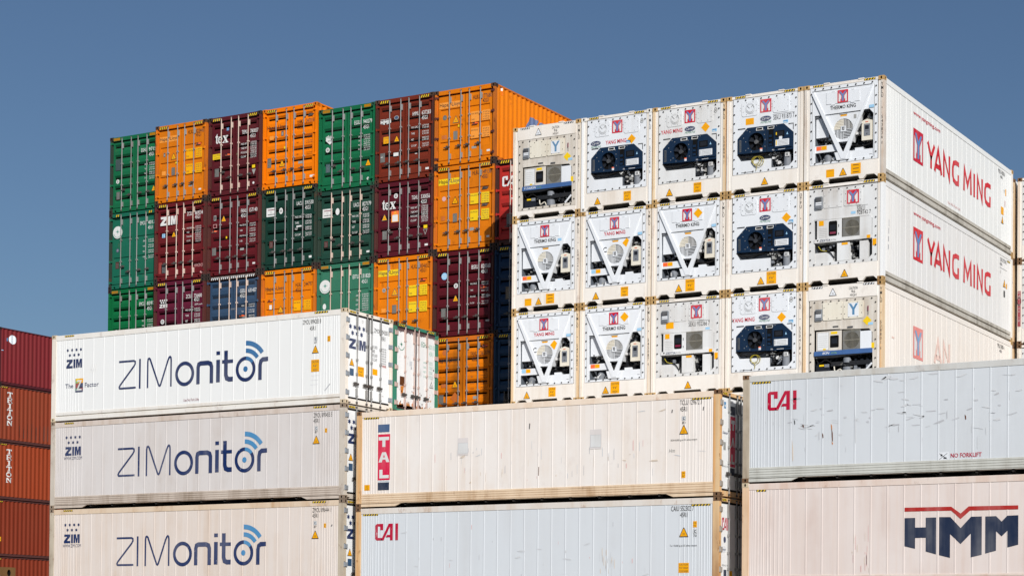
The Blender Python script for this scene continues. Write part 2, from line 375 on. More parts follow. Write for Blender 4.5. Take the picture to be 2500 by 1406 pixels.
def insulated_side(F, kind, mt, rail, low):
    """ribbed outer skin of an insulated container, with top rail and bottom rail"""
    b = MB(); u0, u1 = .162, L-.162
    vb = .40 if kind == 'kick' else .205
    vt = 2.705
    # ribbed skin
    us = [u0]; ds = [-.014]
    for r in RIBS:
        wd_ = .012 if (r < 1.35 or r > L-1.35) else .02
        wd_ *= .6; us += [r-wd_-.012, r-wd_, r+wd_, r+wd_+.012]; ds += [-.014, -.0085, -.0085, -.014]
    us.append(u1); ds.append(-.014)
    for i in range(len(us)-1):
        b.face([F(us[i], vb, ds[i]), F(us[i+1], vb, ds[i+1]), F(us[i+1], vt, ds[i+1]), F(us[i], vt, ds[i])], mt)
    # top rail
    strip_profile(b, F, u0, u1, [(vt, -.03), (vt, -.001), (2.86, -.001), (2.872, -.02), (2.872, -.1)], rail)
    if kind == 'kick':
        pr = [(vb, -.02), (vb, -.002)]
        v = vb
        for i in range(4):
            v2 = v-.064
            pr += [(v2+.012, -.002), (v2+.008, -.016), (v2, -.016), (v2-.002, -.002)]; v = v2-.002
        pr += [(.118, -.002), (.112, -.035), (.105, -.16)]
        strip_profile(b, F, u0, u1, pr, low)
        for a, c in ((u0+.01, 1.42), (L-1.42, L-u0-.01)):   # solid ends of the bottom rail, sloped towards the middle
            q = [(a, .018), (a, .10), (c+.22, .10), (c, .018)] if a < 5 else [(a, .018), (a-.22, .10), (c, .10), (c, .018)]
            b.face([F(u, v, -.01) for u, v in q], low); b.face([F(u, v, -.06) for u, v in q], low)
            for i in range(4):
                p, r_ = q[i], q[(i+1) % 4]
                b.face([F(*p, -.01), F(*r_, -.01), F(*r_, -.06), F(*p, -.06)], low)
    else:
        strip_profile(b, F, u0, u1, [(vb+.10, -.013), (vb+.09, -.002), (vb, -.004), (vb-.003, -.045), (vb-.045, -.045), (vb-.05, .002), (.03, .002), (.022, -.02), (.022, -.12)], low)
    return b
def body_shell(H, mt, under):
    """roof sheet, floor underside with cross beams, plain far end"""
    b = MB()
    b.box(.1, .12, H-.06, W-.1, L-.06, H-.03, mt)
    b.box(.06, .3, .14, W-.06, L-.06, .18, under)
    y = .9
    while y < L-.4:
        b.box(.05, y, .045, W-.05, y+.05, .14, under); y += .95
    b.box(.08, L-.1, .1, W-.08, L-.04, H-.05, mt)
    return b
UNDER = paint('underside_steel', (96, 92, 84), .7, amt=.5, dirt=(50, 46, 40), rust=.3)
UNDERK = paint('underside_dark', (48, 46, 44), .8, amt=.4, dirt=(30, 28, 26))

# ------------------------------------------------------------------ insulated container
def end_frame(fm, kind, pm=None):
    """front posts, header and sill; z spans depend on the end type"""
    b = MB(); pm = pm or fm
    for s in (0, 1):
        X = (lambda a: a) if s == 0 else (lambda a: W-a)
        x0, x1 = sorted((X(0), X(.088))); b.box(x0, 0, .112, x1, .2, HC-.112, pm)
        x0, x1 = sorted((X(.0885), X(.168))); b.box(x0, .014, .112, x1, .16, HC-.112, fm)
        x0, x1 = sorted((X(0), X(.16))); b.box(x0, L-.2, .112, x1, L-.002, HC-.112, fm)
    x0, x1 = .165, W-.165
    if kind == 'unit':
        b.box(x0, .004, 2.80, x1, .14, 2.878, fm); b.box(x0, .006, .14, x1, .1, .55, fm)
    elif kind == 'low':
        b.box(x0, .004, 2.475, x1, .14, 2.872, fm); b.box(x0, .006, .13, x1, .1, .25, fm)
    else:
        b.box(x0, .004, 2.775, x1, .12, 2.875, fm)
        b.box(x0+.09, .004, .0705, x1-.09, .12, .165, fm); b.box(x0, .005, .071, x0+.0895, .11, .164, fm); b.box(x1-.0895, .005, .071, x1, .11, .164, fm)
        b.box(x0+.14, .0045, .02, x1-.14, .12, .07, fm)
    if kind in ('unit', 'low'):
        def tooth(p):
            b.prism(p, .008, .1, fm)
        zt = .1405 if kind == 'unit' else .1305
        tooth([(.165, zt), (.165, .05), (.19, .05), (.29, zt)]); tooth([(W-.165, zt), (W-.29, zt), (W-.19, .05), (W-.165, .05)])
        tooth([(.52, zt), (.62, .035), (.73, .035), (.77, zt)]); tooth([(W-.52, zt), (W-.77, zt), (W-.73, .035), (W-.62, .035)])
        for x in (.69, W-.69):
            b.box(x-.085, -.012, 2.868, x+.085, .1, 2.90, fm)
        b.cyl((.3, .5, .02), (W-.3, .5, .02), .012, UNDERK, 6)
    b.box(.16, L-.12, 2.74, W-.16, L-.003, 2.87, fm); b.box(.16, L-.12, .03, W-.16, L-.003, .17, fm)
    return b
def panel_bolts(b, x0, z0, x1, z1, mt, y=.012):
    def bolt(x, z): b.cyl((x, y, z), (x, y-.022, z), .021, mt, 7)
    n = 8
    for i in range(n):
        t = (i+.5)/n
        bolt(x0+.03+(x1-x0-.06)*t, z0+.045)
        bolt(x0+.03+(x1-x0-.06)*t, z1-.05)
    for i in range(8):
        t = (i+.5)/8
        bolt(x0+.04, z0+.06+(z1-z0-.1)*t); bolt(x1-.04, z0+.06+(z1-z0-.1)*t)
def small_bolts(b, x0, z0, x1, z1, y, n=3, r=.009):
    for i in range(n):
        t = (i+.5)/n
        for x, z in ((x0+(x1-x0)*t, z0), (x0+(x1-x0)*t, z1), (x0, z0+(z1-z0)*t), (x1, z0+(z1-z0)*t)):
            b.cyl((x, y, z), (x, y-.006, z), r, YBOLT, 6)
def cable(b, pts, r, mt, seg=6):
    P = [Vector(p) for p in pts]; out = []
    for i in range(len(P)-1):
        a = P[max(i-1, 0)]; p0 = P[i]; p1 = P[i+1]; c = P[min(i+2, len(P)-1)]
        for j in range(seg):
            t = j/seg; out.append(.5*((2*p0)+(-a+p1)*t+(2*a-5*p0+4*p1-c)*t*t+(-a+3*p0-3*p1+c)*t**3))
    out.append(P[-1]); b.tube(out, r, mt, 5)
def clutter(b, x0, z0, x1, z1, y0, y1, n, rng, mats):
    """valves, fittings and brackets crowding a machine bay"""
    for i in range(n):
        x = rng.uniform(x0, x1); z = rng.uniform(z0, z1); y = rng.uniform(y0, y1); mt = rng.choice(mats)
        k = rng.random()
        if k < .45: s = rng.uniform(.012, .045); b.box(x-s, y, z-s*rng.uniform(.5, 2), x+s, y+s*2, z+s, mt)
        elif k < .8:
            d = rng.uniform(.04, .14); a = rng.choice([(d, 0, 0), (0, 0, d), (d*.7, .02, d*.7), (0, d, 0)])
            b.cyl((x, y, z), (x+a[0], y+a[1], z+a[2]), rng.uniform(.007, .02), mt, 7)
        else: b.cyl((x, y, z), (x, y+.05, z), rng.uniform(.015, .04), mt, 9)
def bay(poly, y0, depth, back, wall):
    b = MB()
    b.face([(x, y0+depth, z) for x, z in poly], back)
    for i in range(len(poly)):
        p, q = poly[i], poly[(i+1) % len(poly)]
        b.face([(p[0], y0, p[1]), (q[0], y0, q[1]), (q[0], y0+depth, q[1]), (p[0], y0+depth, p[1])], wall)
    return b
PANEL_Y = .012
def unit_carrier(T, o, mt, rng):
    x0, z0, x1, z1 = .205, .565, 2.255, 2.785
    hole = [(.345,1.614),(.655,1.912),(1.825,1.905),(2.14,1.62),(2.14,.80),(2.0,.66),(1.43,.66),(1.43,.93),(.45,.95),(.345,1.14)]
    b = MB(); b.prism([(x0,z0),(x1,z0),(x1,z1),(x0,z1)], PANEL_Y, .06, mt, holes=[hole])
    panel_bolts(b, x0, z0, x1, z1, YBOLT)
    b.prism(rrect(.48, 2.25, 1.0, 2.70, .07), 0, .0118, mt); b.prism(rrect(1.48, 2.25, 2.01, 2.71, .07), 0, .0118, mt)
    small_bolts(b, .53, 2.30, .95, 2.65, .0, 2); small_bolts(b, 1.53, 2.30, 1.96, 2.66, .0, 2); small_bolts(b, .44, 2.40, 1.03, 2.56, PANEL_Y, 2); small_bolts(b, 1.45, 2.40, 2.05, 2.56, PANEL_Y, 2)
    for t in (0, 1): b.cyl((.76, 0, 2.47), (.76, -.005-.004*t, 2.47), .155-.02*t, mt, 26)
    b.box(.36, .002, 1.885, .60, PANEL_Y-.001, 1.915, DGREY); b.box(1.98, .002, 1.865, 2.14, PANEL_Y-.001, 1.885, DGREY); b.box(2.125, .002, 1.70, 2.141, PANEL_Y-.001, 1.865, DGREY)
    b.box(.47, .004, .60, .86, PANEL_Y-.001, .612, DGREY)
    P = b.build('machinery_panel', T)
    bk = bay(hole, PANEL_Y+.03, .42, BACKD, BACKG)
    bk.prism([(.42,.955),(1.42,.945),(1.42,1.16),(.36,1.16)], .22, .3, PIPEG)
    bk.build('bay_wall', P)
    # navy condenser casing with its round fan opening
    n = MB(); cas = [(.352,1.17),(1.43,1.13),(2.132,1.13),(2.132,1.61),(1.82,1.896),(.66,1.903),(.352,1.605)]
    n.prism(cas, .0, .40, NAVYU, holes=[octo(.94, 1.475, .262)])
    n.prism([(1.54,1.20),(2.11,1.20),(2.11,1.60),(1.88,1.83),(1.54,1.83)], -.03, -.0005, NAVYU)
    n.box(1.29, -.004, 1.14, 1.305, .001, 1.895, BACKD); n.box(1.35, -.002, 1.28, 1.50, .001, 1.80, VOID)
    for z in (1.33, 1.45, 1.58): n.box(1.37, -.02, z-.035, 1.46, -.002, z+.035, NAVYU)
    n.box(.40, -.006, 1.22, .47, -.0005, 1.56, GREY)
    for i in range(9): n.box(.405, -.012, 1.24+.035*i, .465, -.006, 1.255+.035*i, NAVYU)
    for x, z in [(.52,1.75),(.55,1.62),(.66,1.83),(.62,1.5),(.62,1.25),(.75,1.78),(1.2,1.78),(1.22,1.65),(1.24,1.5),(1.24,1.3),(.8,1.2),(1.1,1.19),(.7,1.30),(1.33,1.86),(1.6,1.86)]:
        n.cyl((x, 0, z), (x, -.006, z), .012, LGREY, 6)
    for x in (1.065, 1.43):
        for q in ((-.105,-.04,-.09,.04),(.09,-.04,.105,.04),(-.09,-.04,.09,-.026),(-.09,.028,.09,.04)): n.box(x+q[0], -.022, 1.825+q[1], x+q[2], -.0005, 1.825+q[3], WHITE)
        n.box(x-.09, -.004, 1.8, x+.09, -.001, 1.852, VOID)
    C = n.build('condenser_casing', P)
    f = MB(); f.prism(octo(.94, 1.475, .262), .11, .12, VOID); f.cyl((.94, .02, 1.475), (.94, .1, 1.475), .062, DGREY, 16)
    for i in range(6):
        a = 2*math.pi*i/6+.3; c, s_ = math.cos(a), math.sin(a); q = a+.55
        f.face([(.94+.05*c, .09, 1.475+.05*s_), (.94+.25*c, .085, 1.475+.25*s_), (.94+.25*math.cos(q), .055, 1.475+.25*math.sin(q)), (.94+.05*math.cos(q), .06, 1.475+.05*math.sin(q))], BACKD)
    for r in ():
        for i in range(24):
            a, q = 2*math.pi*i/24, 2*math.pi*(i+1)/24
            f.cyl((.94+r*math.cos(a), .03, 1.475+r*math.sin(a)), (.94+r*math.cos(q), .03, 1.475+r*math.sin(q)), .004, DGREY, 4, caps=False)
    f.build('fan', C)
    d = Dec(FRONT(-.03)); d.rect(1.585, 1.51, 1.87, 1.70, VOID); d.rect(1.62, 1.545, 1.83, 1.67, BACKD, 1); d.rect(1.585, 1.255, 2.02, 1.44, ALU)
    for i in range(4): d.rect(1.66, 1.28+.038*i, 1.98, 1.292+.038*i, LGREY, 1)
    d.rect(1.60, 1.28, 1.63, 1.42, LEMON if o.get('tag') else LGREY, 1); d.poly([(1.93,1.56),(1.99,1.56),(1.96,1.64)], SKYB)
    if o.get('tag'): d.rect(1.60,1.58,1.63,1.66, LEMON, 2); d.rect(1.70,1.44,1.80,1.53, ALU, 2)
    d.build('control_panel', C)
    d = Dec(FRONT(0)); d.rect(1.08, 1.17, 1.155, 1.265, ALU); d.rect(1.08, 1.235, 1.155, 1.265, ORANGE, 1); d.text('PID', 1.47, 1.145, .04, ALU, narrow=.8); d.rect(1.66, 1.155, 1.88, 1.167, ALU)
    d.build('data_label', C)
    c = MB(); c.cyl((1.885,.18,.665),(1.885,.18,1.06), .115, PIPEG, 18); c.cyl((1.885,.18,1.06),(1.885,.18,1.13), .115, PIPEG, 18, r1=.06); c.box(1.86,.05,.95,1.985,.1,1.06,ALU2); c.box(1.89,.045,.97,1.91,.0499,1.04,BLACK); c.box(1.93,.045,.97,1.95,.0499,1.04,BLACK)
    c.build('compressor', P)
    k = MB(); clutter(k, 1.46, .68, 1.72, 1.05, .05, .25, 44, rng, [PIPEB, PIPEB, BACKD, ALU2, LGREY, PIPEG]); clutter(k, 1.3, 1.02, 1.6, 1.16, .05, .2, 16, rng, [ALU2, PIPEB, LGREY]); clutter(k, 1.95, .8, 2.12, 1.1, .1, .3, 10, rng, [PIPEB, BACKD])
    cable(k, [(.33,.03,1.15),(.5,.02,1.06),(.8,.05,1.03),(1.05,.06,1.07),(1.35,.06,1.12)], .022, RUBBER); cable(k, [(.6,.1,1.05),(.75,.06,.97),(1.0,.1,1.04),(1.2,.1,1.08)], .012, RUBBER); cable(k, [(1.3,.1,1.12),(1.5,.06,1.0),(1.75,.08,1.06),(2.0,.1,1.02)], .014, RUBBER)
    k.build('pipework', P)
    if o.get('cable'):
        k = MB()
        for i in range(o['cable']):
            r = .13+.02*i; cx, cz = .95+.05*i, .92-.02*i; pts = [(cx+r*math.cos(2*math.pi*j/14), -.02-.008*i, cz+r*.85*math.sin(2*math.pi*j/14)) for j in range(15)]
            k.tube(pts, .0085, CABLEY, 5)
        cable(k, [(.93,-.02,.8),(.98,-.02,.72),(.96,-.02,.62)], .008, CABLEY); k.build('power_cable', P)
    d = Dec(FRONT(PANEL_Y)); d.ymlogo(1.07, 2.303, 1.43, 2.69); d.build('logo', P)
    d = Dec(FRONT(-.010), .004); d.stroke([(.65,2.56),(.74,2.47)], .012, DGREY); d.stroke([(.79,2.50),(.85,2.57),(.87,2.48)], .012, GREY); d.arc(.76, 2.47, .10, .106, 200, 340, LGREY)
    for a in range(2): d.arc(.76, 2.47, .150-.03*a, .154-.03*a, 0, 360, LGREY, 1, 26)
    d.build('vent_disc', P)
    d = Dec(FRONT(PANEL_Y)); ox, oz = o.get('oval', (1.25, 2.12))
    d.circ(ox, oz, .18, NAVYF, 0, 28, ry=.078); d.arc(ox, oz, .162, .168, 0, 360, WHITE, 1, 28, sy=.42); d.text('Carrier', ox, oz-.032, .075, WHITE, .25, 2, .006, .3, 'c')
    d.text('PRIMELINE', ox-.17, oz-.135, .055, DGREEN, .34, 1, 0, .3)
    if 'ym' in o: d.text('YANG MING', o['ym'][0], o['ym'][1], .115, YRED, .72, 1, .012)
    if 'dia' in o: a, c = o['dia']; h = .145; d.poly([(a-h,c),(a,c-h),(a+h,c),(a,c+h)], YELLOW); 
    if 'dia' in o: [d.rect(a-.07, c-.03+.03*i, a+.07, c-.024+.03*i, PEACH, 1) for i in range(3)]
    bx, bz = o.get('blue', (1.81, 1.915)); d.rect(bx, bz, bx+.155, bz+.085, SKYB); d.rect(bx+.01, bz+.045, bx+.14, bz+.075, BLUE3, 1); d.rect(bx+.02, bz+.015, bx+.10, bz+.035, WHITE, 1)
    if o.get('num'):
        d.text(o['num'], 1.50, 2.045, .135, BLACK, .66); d.rect(1.48, 2.20, 2.17, 2.208, BLACK)
    if o.get('sticker'): d.rect(.61, 2.0, .873, 2.187, YELLOW); [d.rect(.65, 2.03+.03*i, .83, 2.036+.03*i, PEACH, 1) for i in range(5)]
    if o.get('cube'): d.text('Sea', 1.56, 2.43, .11, SKYB, .19, 2); d.text('Cube', 1.76, 2.43, .12, NAVYF, .22, 2, .01); d.rect(1.56, 2.35, 1.98, 2.385, GREEN, 2)
    if o.get('eye'): d.arc(2.10, 2.57, .045, .055, 0, 360, GREY, 0, 18, sy=1.4); d.rect(2.07, 2.54, 2.13, 2.60, LGREY)
    for i in range(2): d.rect(2.18, .92+.07*i, 2.235, .925+.07*i, YRED if i else GREY)
    d.build('lettering', P)
def unit_thermo(T, o, mt, rng):
    x0, z0, x1, z1 = .185, .565, 2.245, 2.80
    hole = [(.315,1.99),(2.0,2.0),(2.12,1.86),(2.12,.64),(.34,.62)]
    b = MB(); b.prism([(x0,z0),(x1,z0),(x1,z1),(x0,z1)], PANEL_Y, .06, mt, holes=[hole]); panel_bolts(b, x0, z0, x1, z1, YBOLT)
    b.box(.25, .0, 2.69, 2.12, .0118, 2.70, DGREY); b.box(.245, .002, .62, .252, .0118, 2.62, LGREY); b.box(2.15, .002, .62, 2.157, .0118, 2.69, LGREY)
    b.prism([(.55,1.985),(1.85,1.985),(2.1,2.62),(.32,2.62)], -.002, .0115, mt)
    b.prism([(.69,2.27),(1.71,2.262),(1.71,2.6),(.69,2.61)], -.016, -.0025, mt)
    for a in (.9, 1.5): b.box(a-.06, -.02, 2.235, a+.06, -.0025, 2.268, mt); b.box(a-.03, -.022, 2.605, a+.05, -.0025, 2.63, mt)
    P = b.build('machinery_panel', T)
    k = bay(hole, PANEL_Y+.03, .5, BACKG, BACKG); k.build('bay_wall', P)
    n = MB()
    hs = [(.62,1.985),(1.755,1.975),(1.47,1.148),(.955,1.165)]
    n.prism(hs, .03, .3, mt, holes=[octo(1.2, 1.52, .297, 28)]); H_ = n.build('fan_housing', P)
    f = MB(); f.prism(octo(1.2, 1.52, .297, 28), .10, .11, VOID)
    for q in range(4):
        sx = -1 if q in (0, 2) else 1; sz = 1 if q in (0, 1) else -1; hor = q in (0, 3)
        pale = CREAM if q == 0 else (ALU2 if q == 1 else mt)
        for i in range(7):
            a = .008+.043*i; ext = math.sqrt(max(0, .297**2-(a+.012)**2))
            if ext < .02: continue
            wdt = .034 if q == 0 else .013 if q == 1 else .015
            if hor: r_ = (sx*0, sx*ext, sz*a, sz*(a+wdt))
            else: r_ = (sx*a, sx*(a+wdt), 0, sz*ext)
            f.box(1.2+min(r_[0],r_[1]), .04, 1.52+min(r_[2],r_[3]), 1.2+max(r_[0],r_[1]), .06, 1.52+max(r_[2],r_[3]), pale)
    f.box(1.125, .02, 1.445, 1.275, .039, 1.60, mt); f.build('fan', H_)
    d = Dec(FRONT(.02)); 
    for a, c in ((1.15,1.235),(1.165,1.25)): pass
    d.rect(1.155,1.56,1.245,1.575,BLACK); d.rect(1.165,1.48,1.18,1.56,BLACK); d.rect(1.19,1.50,1.205,1.56,BLACK); d.rect(1.22,1.48,1.235,1.56,BLACK); d.rect(1.19,1.48,1.235,1.495,BLACK); d.build('badge', H_)
    d = Dec(FRONT(.03)); d.rect(1.08,1.93,1.32,1.945,BLACK); d.rect(1.11,1.885,1.31,1.925,YELLOW)
    if o.get('c'): d.text('C', .78, 1.60, .15, BLACK, .13, 1, .01)
    if o.get('qr'): d.rect(1.52,1.78,1.60,1.9,LGREY)
    d.build('warning_label', H_)
    s = MB()
    s.prism([(.25,2.60),(.30,2.68),(1.30,.655),(1.15,.665)], -.03, .02, mt); s.prism([(2.13,2.70),(2.09,2.68),(1.14,.66),(1.30,.655)], -.032, .018, mt)
    s.prism([(.95,.86),(1.46,.86),(1.40,.63),(1.02,.63)], -.02, .018, mt)
    s.build('brace', P)
    w = MB(); w.prism([(.335,1.36),(.74,1.36),(.74,1.93),(.5,1.97),(.335,1.93)], .10, .38, mt); w.prism([(.33,1.955),(.44,2.0),(.62,2.0),(.62,1.97),(.335,1.93)], .05, .4, PIPEG); w.box(.73,.08,1.26,.86,.3,1.5,ALU2); w.box(.75,.07,1.30,.80,.0795,1.47,VOID); w.build('evaporator_box', P)
    w = MB(); w.box(.335,.04,.915,1.06,.1,1.115,mt); w.box(1.40,.03,.63,2.11,.08,.865,mt); w.box(1.55,.05,.87,1.8,.2,.94,mt); w.box(1.55,.1,1.33,1.75,.25,1.40,ALU2); w.box(2.0,.026,.70,2.08,.0299,.71,DGREY)
    Wb = w.build('cover_plate', P)
    d = Dec(FRONT(.04)); a, c = o.get('tags', (ORANGE, YELLOW)); d.rect(.37,.985,.52,1.10,a); d.rect(.525,.985,.69,1.10,c); d.build('warning_label', Wb)
    w = MB(); w.box(1.765,.02,1.115,2.085,.25,1.67,CREAM); w.prism([(1.765,1.67),(2.085,1.67),(1.93,1.72)], .022, .2, CREAM); w.box(1.835,.012,1.24,2.02,.0195,1.58,PIPEG); Cb = w.build('control_box', P)
    d = Dec(FRONT(.012)); d.rect(1.87,1.42,1.985,1.53,BACKD); [d.rect(1.875+.03*i,1.37,1.89+.03*i,1.385,BLACK) for i in range(4)]; d.poly([(1.90,1.31),(1.955,1.31),(1.93,1.27)],DGREY); d.rect(1.88,1.63,1.97,1.645,ORANGE); d.build('display', Cb)
    k = MB(); k.cyl((.67,.2,.63),(.67,.2,.80), .12, PIPEG, 16); k.cyl((.67,.2,.80),(.67,.2,.875), .12, PIPEG, 16, r1=.07)
    k.build('compressor', P)
    k = MB(); clutter(k, .42,1.14,.86,1.34,.06,.3, 26, rng, [PIPEB, PIPEB, BACKD, LGREY]); clutter(k, 1.0,.88,1.45,1.12,.08,.3,14,rng,[BACKD,PIPEB,PIPEG]); clutter(k,1.5,.92,2.08,1.14,.08,.3,20,rng,[BACKD,PIPEB,PIPEB]); clutter(k,1.6,1.4,1.76,1.95,.1,.3,14,rng,[BACKD,PIPEG,PIPEB]); clutter(k,1.8,1.72,2.08,1.95,.12,.3,16,rng,[PIPEG,BACKD,LGREY]); clutter(k,.45,.64,.95,.72,.05,.2,12,rng,[ALU2,PIPEG,LGREY])
    k.cyl((.92,.15,.66),(1.03,.15,.9),.015,ALU2,6); k.cyl((.98,.15,.66),(.86,.15,.9),.015,ALU2,6)
    cable(k,[(1.0,.1,1.0),(1.2,.06,.93),(1.5,.06,1.02),(1.8,.06,.97),(2.1,.08,1.05)],.02,RUBBER); cable(k,[(1.78,.02,1.6),(1.7,.05,1.5),(1.66,.1,1.3)],.014,RUBBER)
    k.box(1.42,.4,.9,2.11,.5,1.99,BACKD); k.box(.34,.42,1.1,.95,.5,1.95,BACKD); k.box(.9,.42,.64,1.5,.5,1.2,BACKD)
    k.build('pipework', P)
    d = Dec(FRONT(-.016)); d.ymlogo(1.035, 2.27, 1.36, 2.632); d.build('logo', P)
    d = Dec(FRONT(-.002)); t, cl = o.get('text', ('THERMO KING', BLACK))
    d.text(t, 1.2, 2.10, .10, cl, .79 if cl is BLACK else .74, 1, .016, 0, 'c')
    d.rect(2.0,2.02,2.15,2.10,SKYB) if o.get('blue_r', 1) else d.rect(1.66,2.10,1.80,2.18,SKYB); d.build('lettering', P)
    if 'dia' in o:
        a, c, y = o['dia']; h = .15; d = Dec(FRONT(y)); d.poly([(a-h,c),(a,c-h),(a+h,c),(a,c+h)], YELLOW); d.build('diamond_label', P)
def unit_zestia(T, o, mt, rng):
    x0, z0, x1, z1 = .175, .555, 2.255, 2.765
    hole = [(.33,1.905),(2.02,1.878),(2.105,1.78),(2.105,.76),(2.0,.655),(.35,.64)]
    b = MB(); b.prism([(x0,z0),(x1,z0),(x1,z1),(x0,z1)], PANEL_Y, .06, mt, holes=[hole]); panel_bolts(b, x0, z0, x1, z1, YBOLT)
    b.prism(rrect(.615,2.195,1.205,2.70,.05), 0, .0118, mt); b.prism(rrect(1.241,2.195,1.791,2.69,.05), 0, .0118, mt); small_bolts(b,.66,2.24,1.16,2.65,0,2,.011); small_bolts(b,1.29,2.24,1.75,2.65,0,2,.011)
    P = b.build('machinery_panel', T); bay(hole, PANEL_Y+.03, .45, BACKD, BACKG).build('bay_wall', P)
    outlets(P, .36, 2.18, .595, 2.545, mt)
    n = MB(); n.box(.42,.0,1.32,1.18,.4,1.86,mt); n.box(1.73,.004,1.295,2.09,.4,1.86,mt); n.box(.34,-.012,1.215,2.095,.4,1.318,mt); n.box(.33,.005,1.868,2.02,.1,1.895,mt); n.box(1.19,.01,1.30,1.205,.1,1.86,YBOLT)
    Cs = n.build('condenser_casing', P)
    grille(Cs, 1.21, 1.295, 1.725, 1.865, 1.49, 1.577, .228, GRILL)
    d = Dec(FRONT(0)); d.poly(rrect(.783,1.38,1.044,1.81,.04), VOID); d.rect(.82,1.55,1.0,1.70,BACKD,1); d.rect(.82,1.44,1.0,1.50,PURPLE,1); d.rect(.48,1.70,.63,1.845,YELLOW); [d.rect(.48,1.36+.05*i,.74,1.365+.05*i,LGREY) for i in range(6)]; d.rect(1.08,1.4,1.10,1.46,DGREY); d.rect(1.08,1.62,1.10,1.7,DGREY); d.build('control_panel', Cs)
    d = Dec(FRONT(-.012)); d.text('ZESTIA', .50, 1.238, .06, NAVYF, .34, 1, .006, .35); d.poly([(.42,1.30),(.48,1.30),(.45,1.24)],BLACK); d.text('R134a', .87, 1.25, .04, LGREY, .15); d.rect(1.95,1.22,2.06,1.31,YELLOW); d.build('lettering', Cs)
    w = MB(); w.box(.35,.03,.64,.91,.3,.935,mt); w.build('battery_box', P)
    w = MB(); w.box(1.03,.03,.66,1.41,.3,1.17,mt); w.build('terminal_box', P)
    w = MB(); w.box(1.72,.03,.66,1.975,.3,1.17,mt); w.box(1.78,.025,1.175,1.9,.1,1.205,VOID); w.build('pump_box', P)
    d = Dec(FRONT(.03)); d.rect(1.17,1.10,1.36,1.165,YELLOW); d.build('warning_label', P)
    k = MB(); clutter(k,1.44,.68,1.71,1.18,.08,.3,40,rng,[PIPEB,BACKD,PIPEB,LGREY]); clutter(k,.4,.94,1.0,1.15,.1,.3,14,rng,[BACKD,PIPEB,PIPEG]); cable(k,[(.36,.05,1.15),(.42,.02,1.02),(.55,.03,.95)],.016,RUBBER); cable(k,[(.45,.03,1.12),(.55,.02,1.0),(.72,.03,.96)],.012,CABLEY); cable(k,[(.7,.03,.95),(.85,.0,.9),(.95,.03,.75),(.97,.03,1.0)],.014,RUBBER); k.build('pipework', P)
    d = Dec(FRONT(0)); d.ymlogo(1.335, 2.252, 1.705, 2.645); d.build('logo', P)
    d = Dec(FRONT(PANEL_Y))
    if o['rows'] == 2: d.text('SEKU', 1.645, 2.025, .135, BLACK, .24); d.text(o['num'], 1.645, 1.925, .105, BLACK, .42); d.rect(1.62,2.175,1.97,2.182,BLACK)
    else: d.text('SEKU '+o['num'], 1.26, 2.02, .135, BLACK, .70); d.rect(1.6,2.175,1.97,2.182,BLACK); d.rect(.50,2.0,.76,2.19,YELLOW)
    d.rect(1.46,1.955,1.60,2.03,SKYB) if o['rows'] == 2 else d.rect(1.82,1.88,1.96,1.96,SKYB); d.rect(2.12,1.0,2.235,1.19,YELLOW); d.build('lettering', P)
def outlets(P, x0, z0, x1, z1, mt):
    b = MB(); b.prism(rrect(x0,z0,x1,z1,.03), -.03, .0118, HINGEG); xm = (x0+x1)/2; h = z1-z0
    b.box(x0+.03,-.06,z0+h*.62,x1-.03,-.0305,z1-.03,DGREY); b.box(x0+.03,-.04,z0+h*.44,x1-.03,-.0305,z0+h*.56,ALU); b.box(x0+.03,-.04,z0+h*.30,x1-.03,-.0305,z0+h*.40,ALU); b.box(x0+.03,-.05,z0+.03,x1-.03,-.0305,z0+h*.26,PIPEG)
    b.build('socket_box', P)
def grille(P, x0, z0, x1, z1, cx, cz, r, mt):
    b = MB(); b.prism([(x0,z0),(x1,z0),(x1,z1),(x0,z1)], .02, .1, PIPEG, holes=[octo(cx, cz, r, 26)]); b.prism(octo(cx,cz,r,26), .09, .1, VOID)
    b.cyl((cx,.05,cz),(cx,.085,cz),.05,BACKD,12)
    for i in range(5):
        a = 2*math.pi*i/5; q = a+.7
        b.face([(cx+.04*math.cos(a),.085,cz+.04*math.sin(a)),(cx+r*.95*math.cos(a),.08,cz+r*.95*math.sin(a)),(cx+r*.95*math.cos(q),.06,cz+r*.95*math.sin(q)),(cx+.04*math.cos(q),.06,cz+.04*math.sin(q))],BACKD)
    n = 14
    for i in range(n+1):
        x = x0+.012+(x1-x0-.024)*i/n; b.cyl((x,.0,z0+.01),(x,.0,z1-.01),.0065,mt,5)
    for z in (z0+.01,(z0+z1)/2,z1-.01): b.cyl((x0,.004,z),(x1,.004,z),.008,mt,5)
    b.build('fan_grille', P)
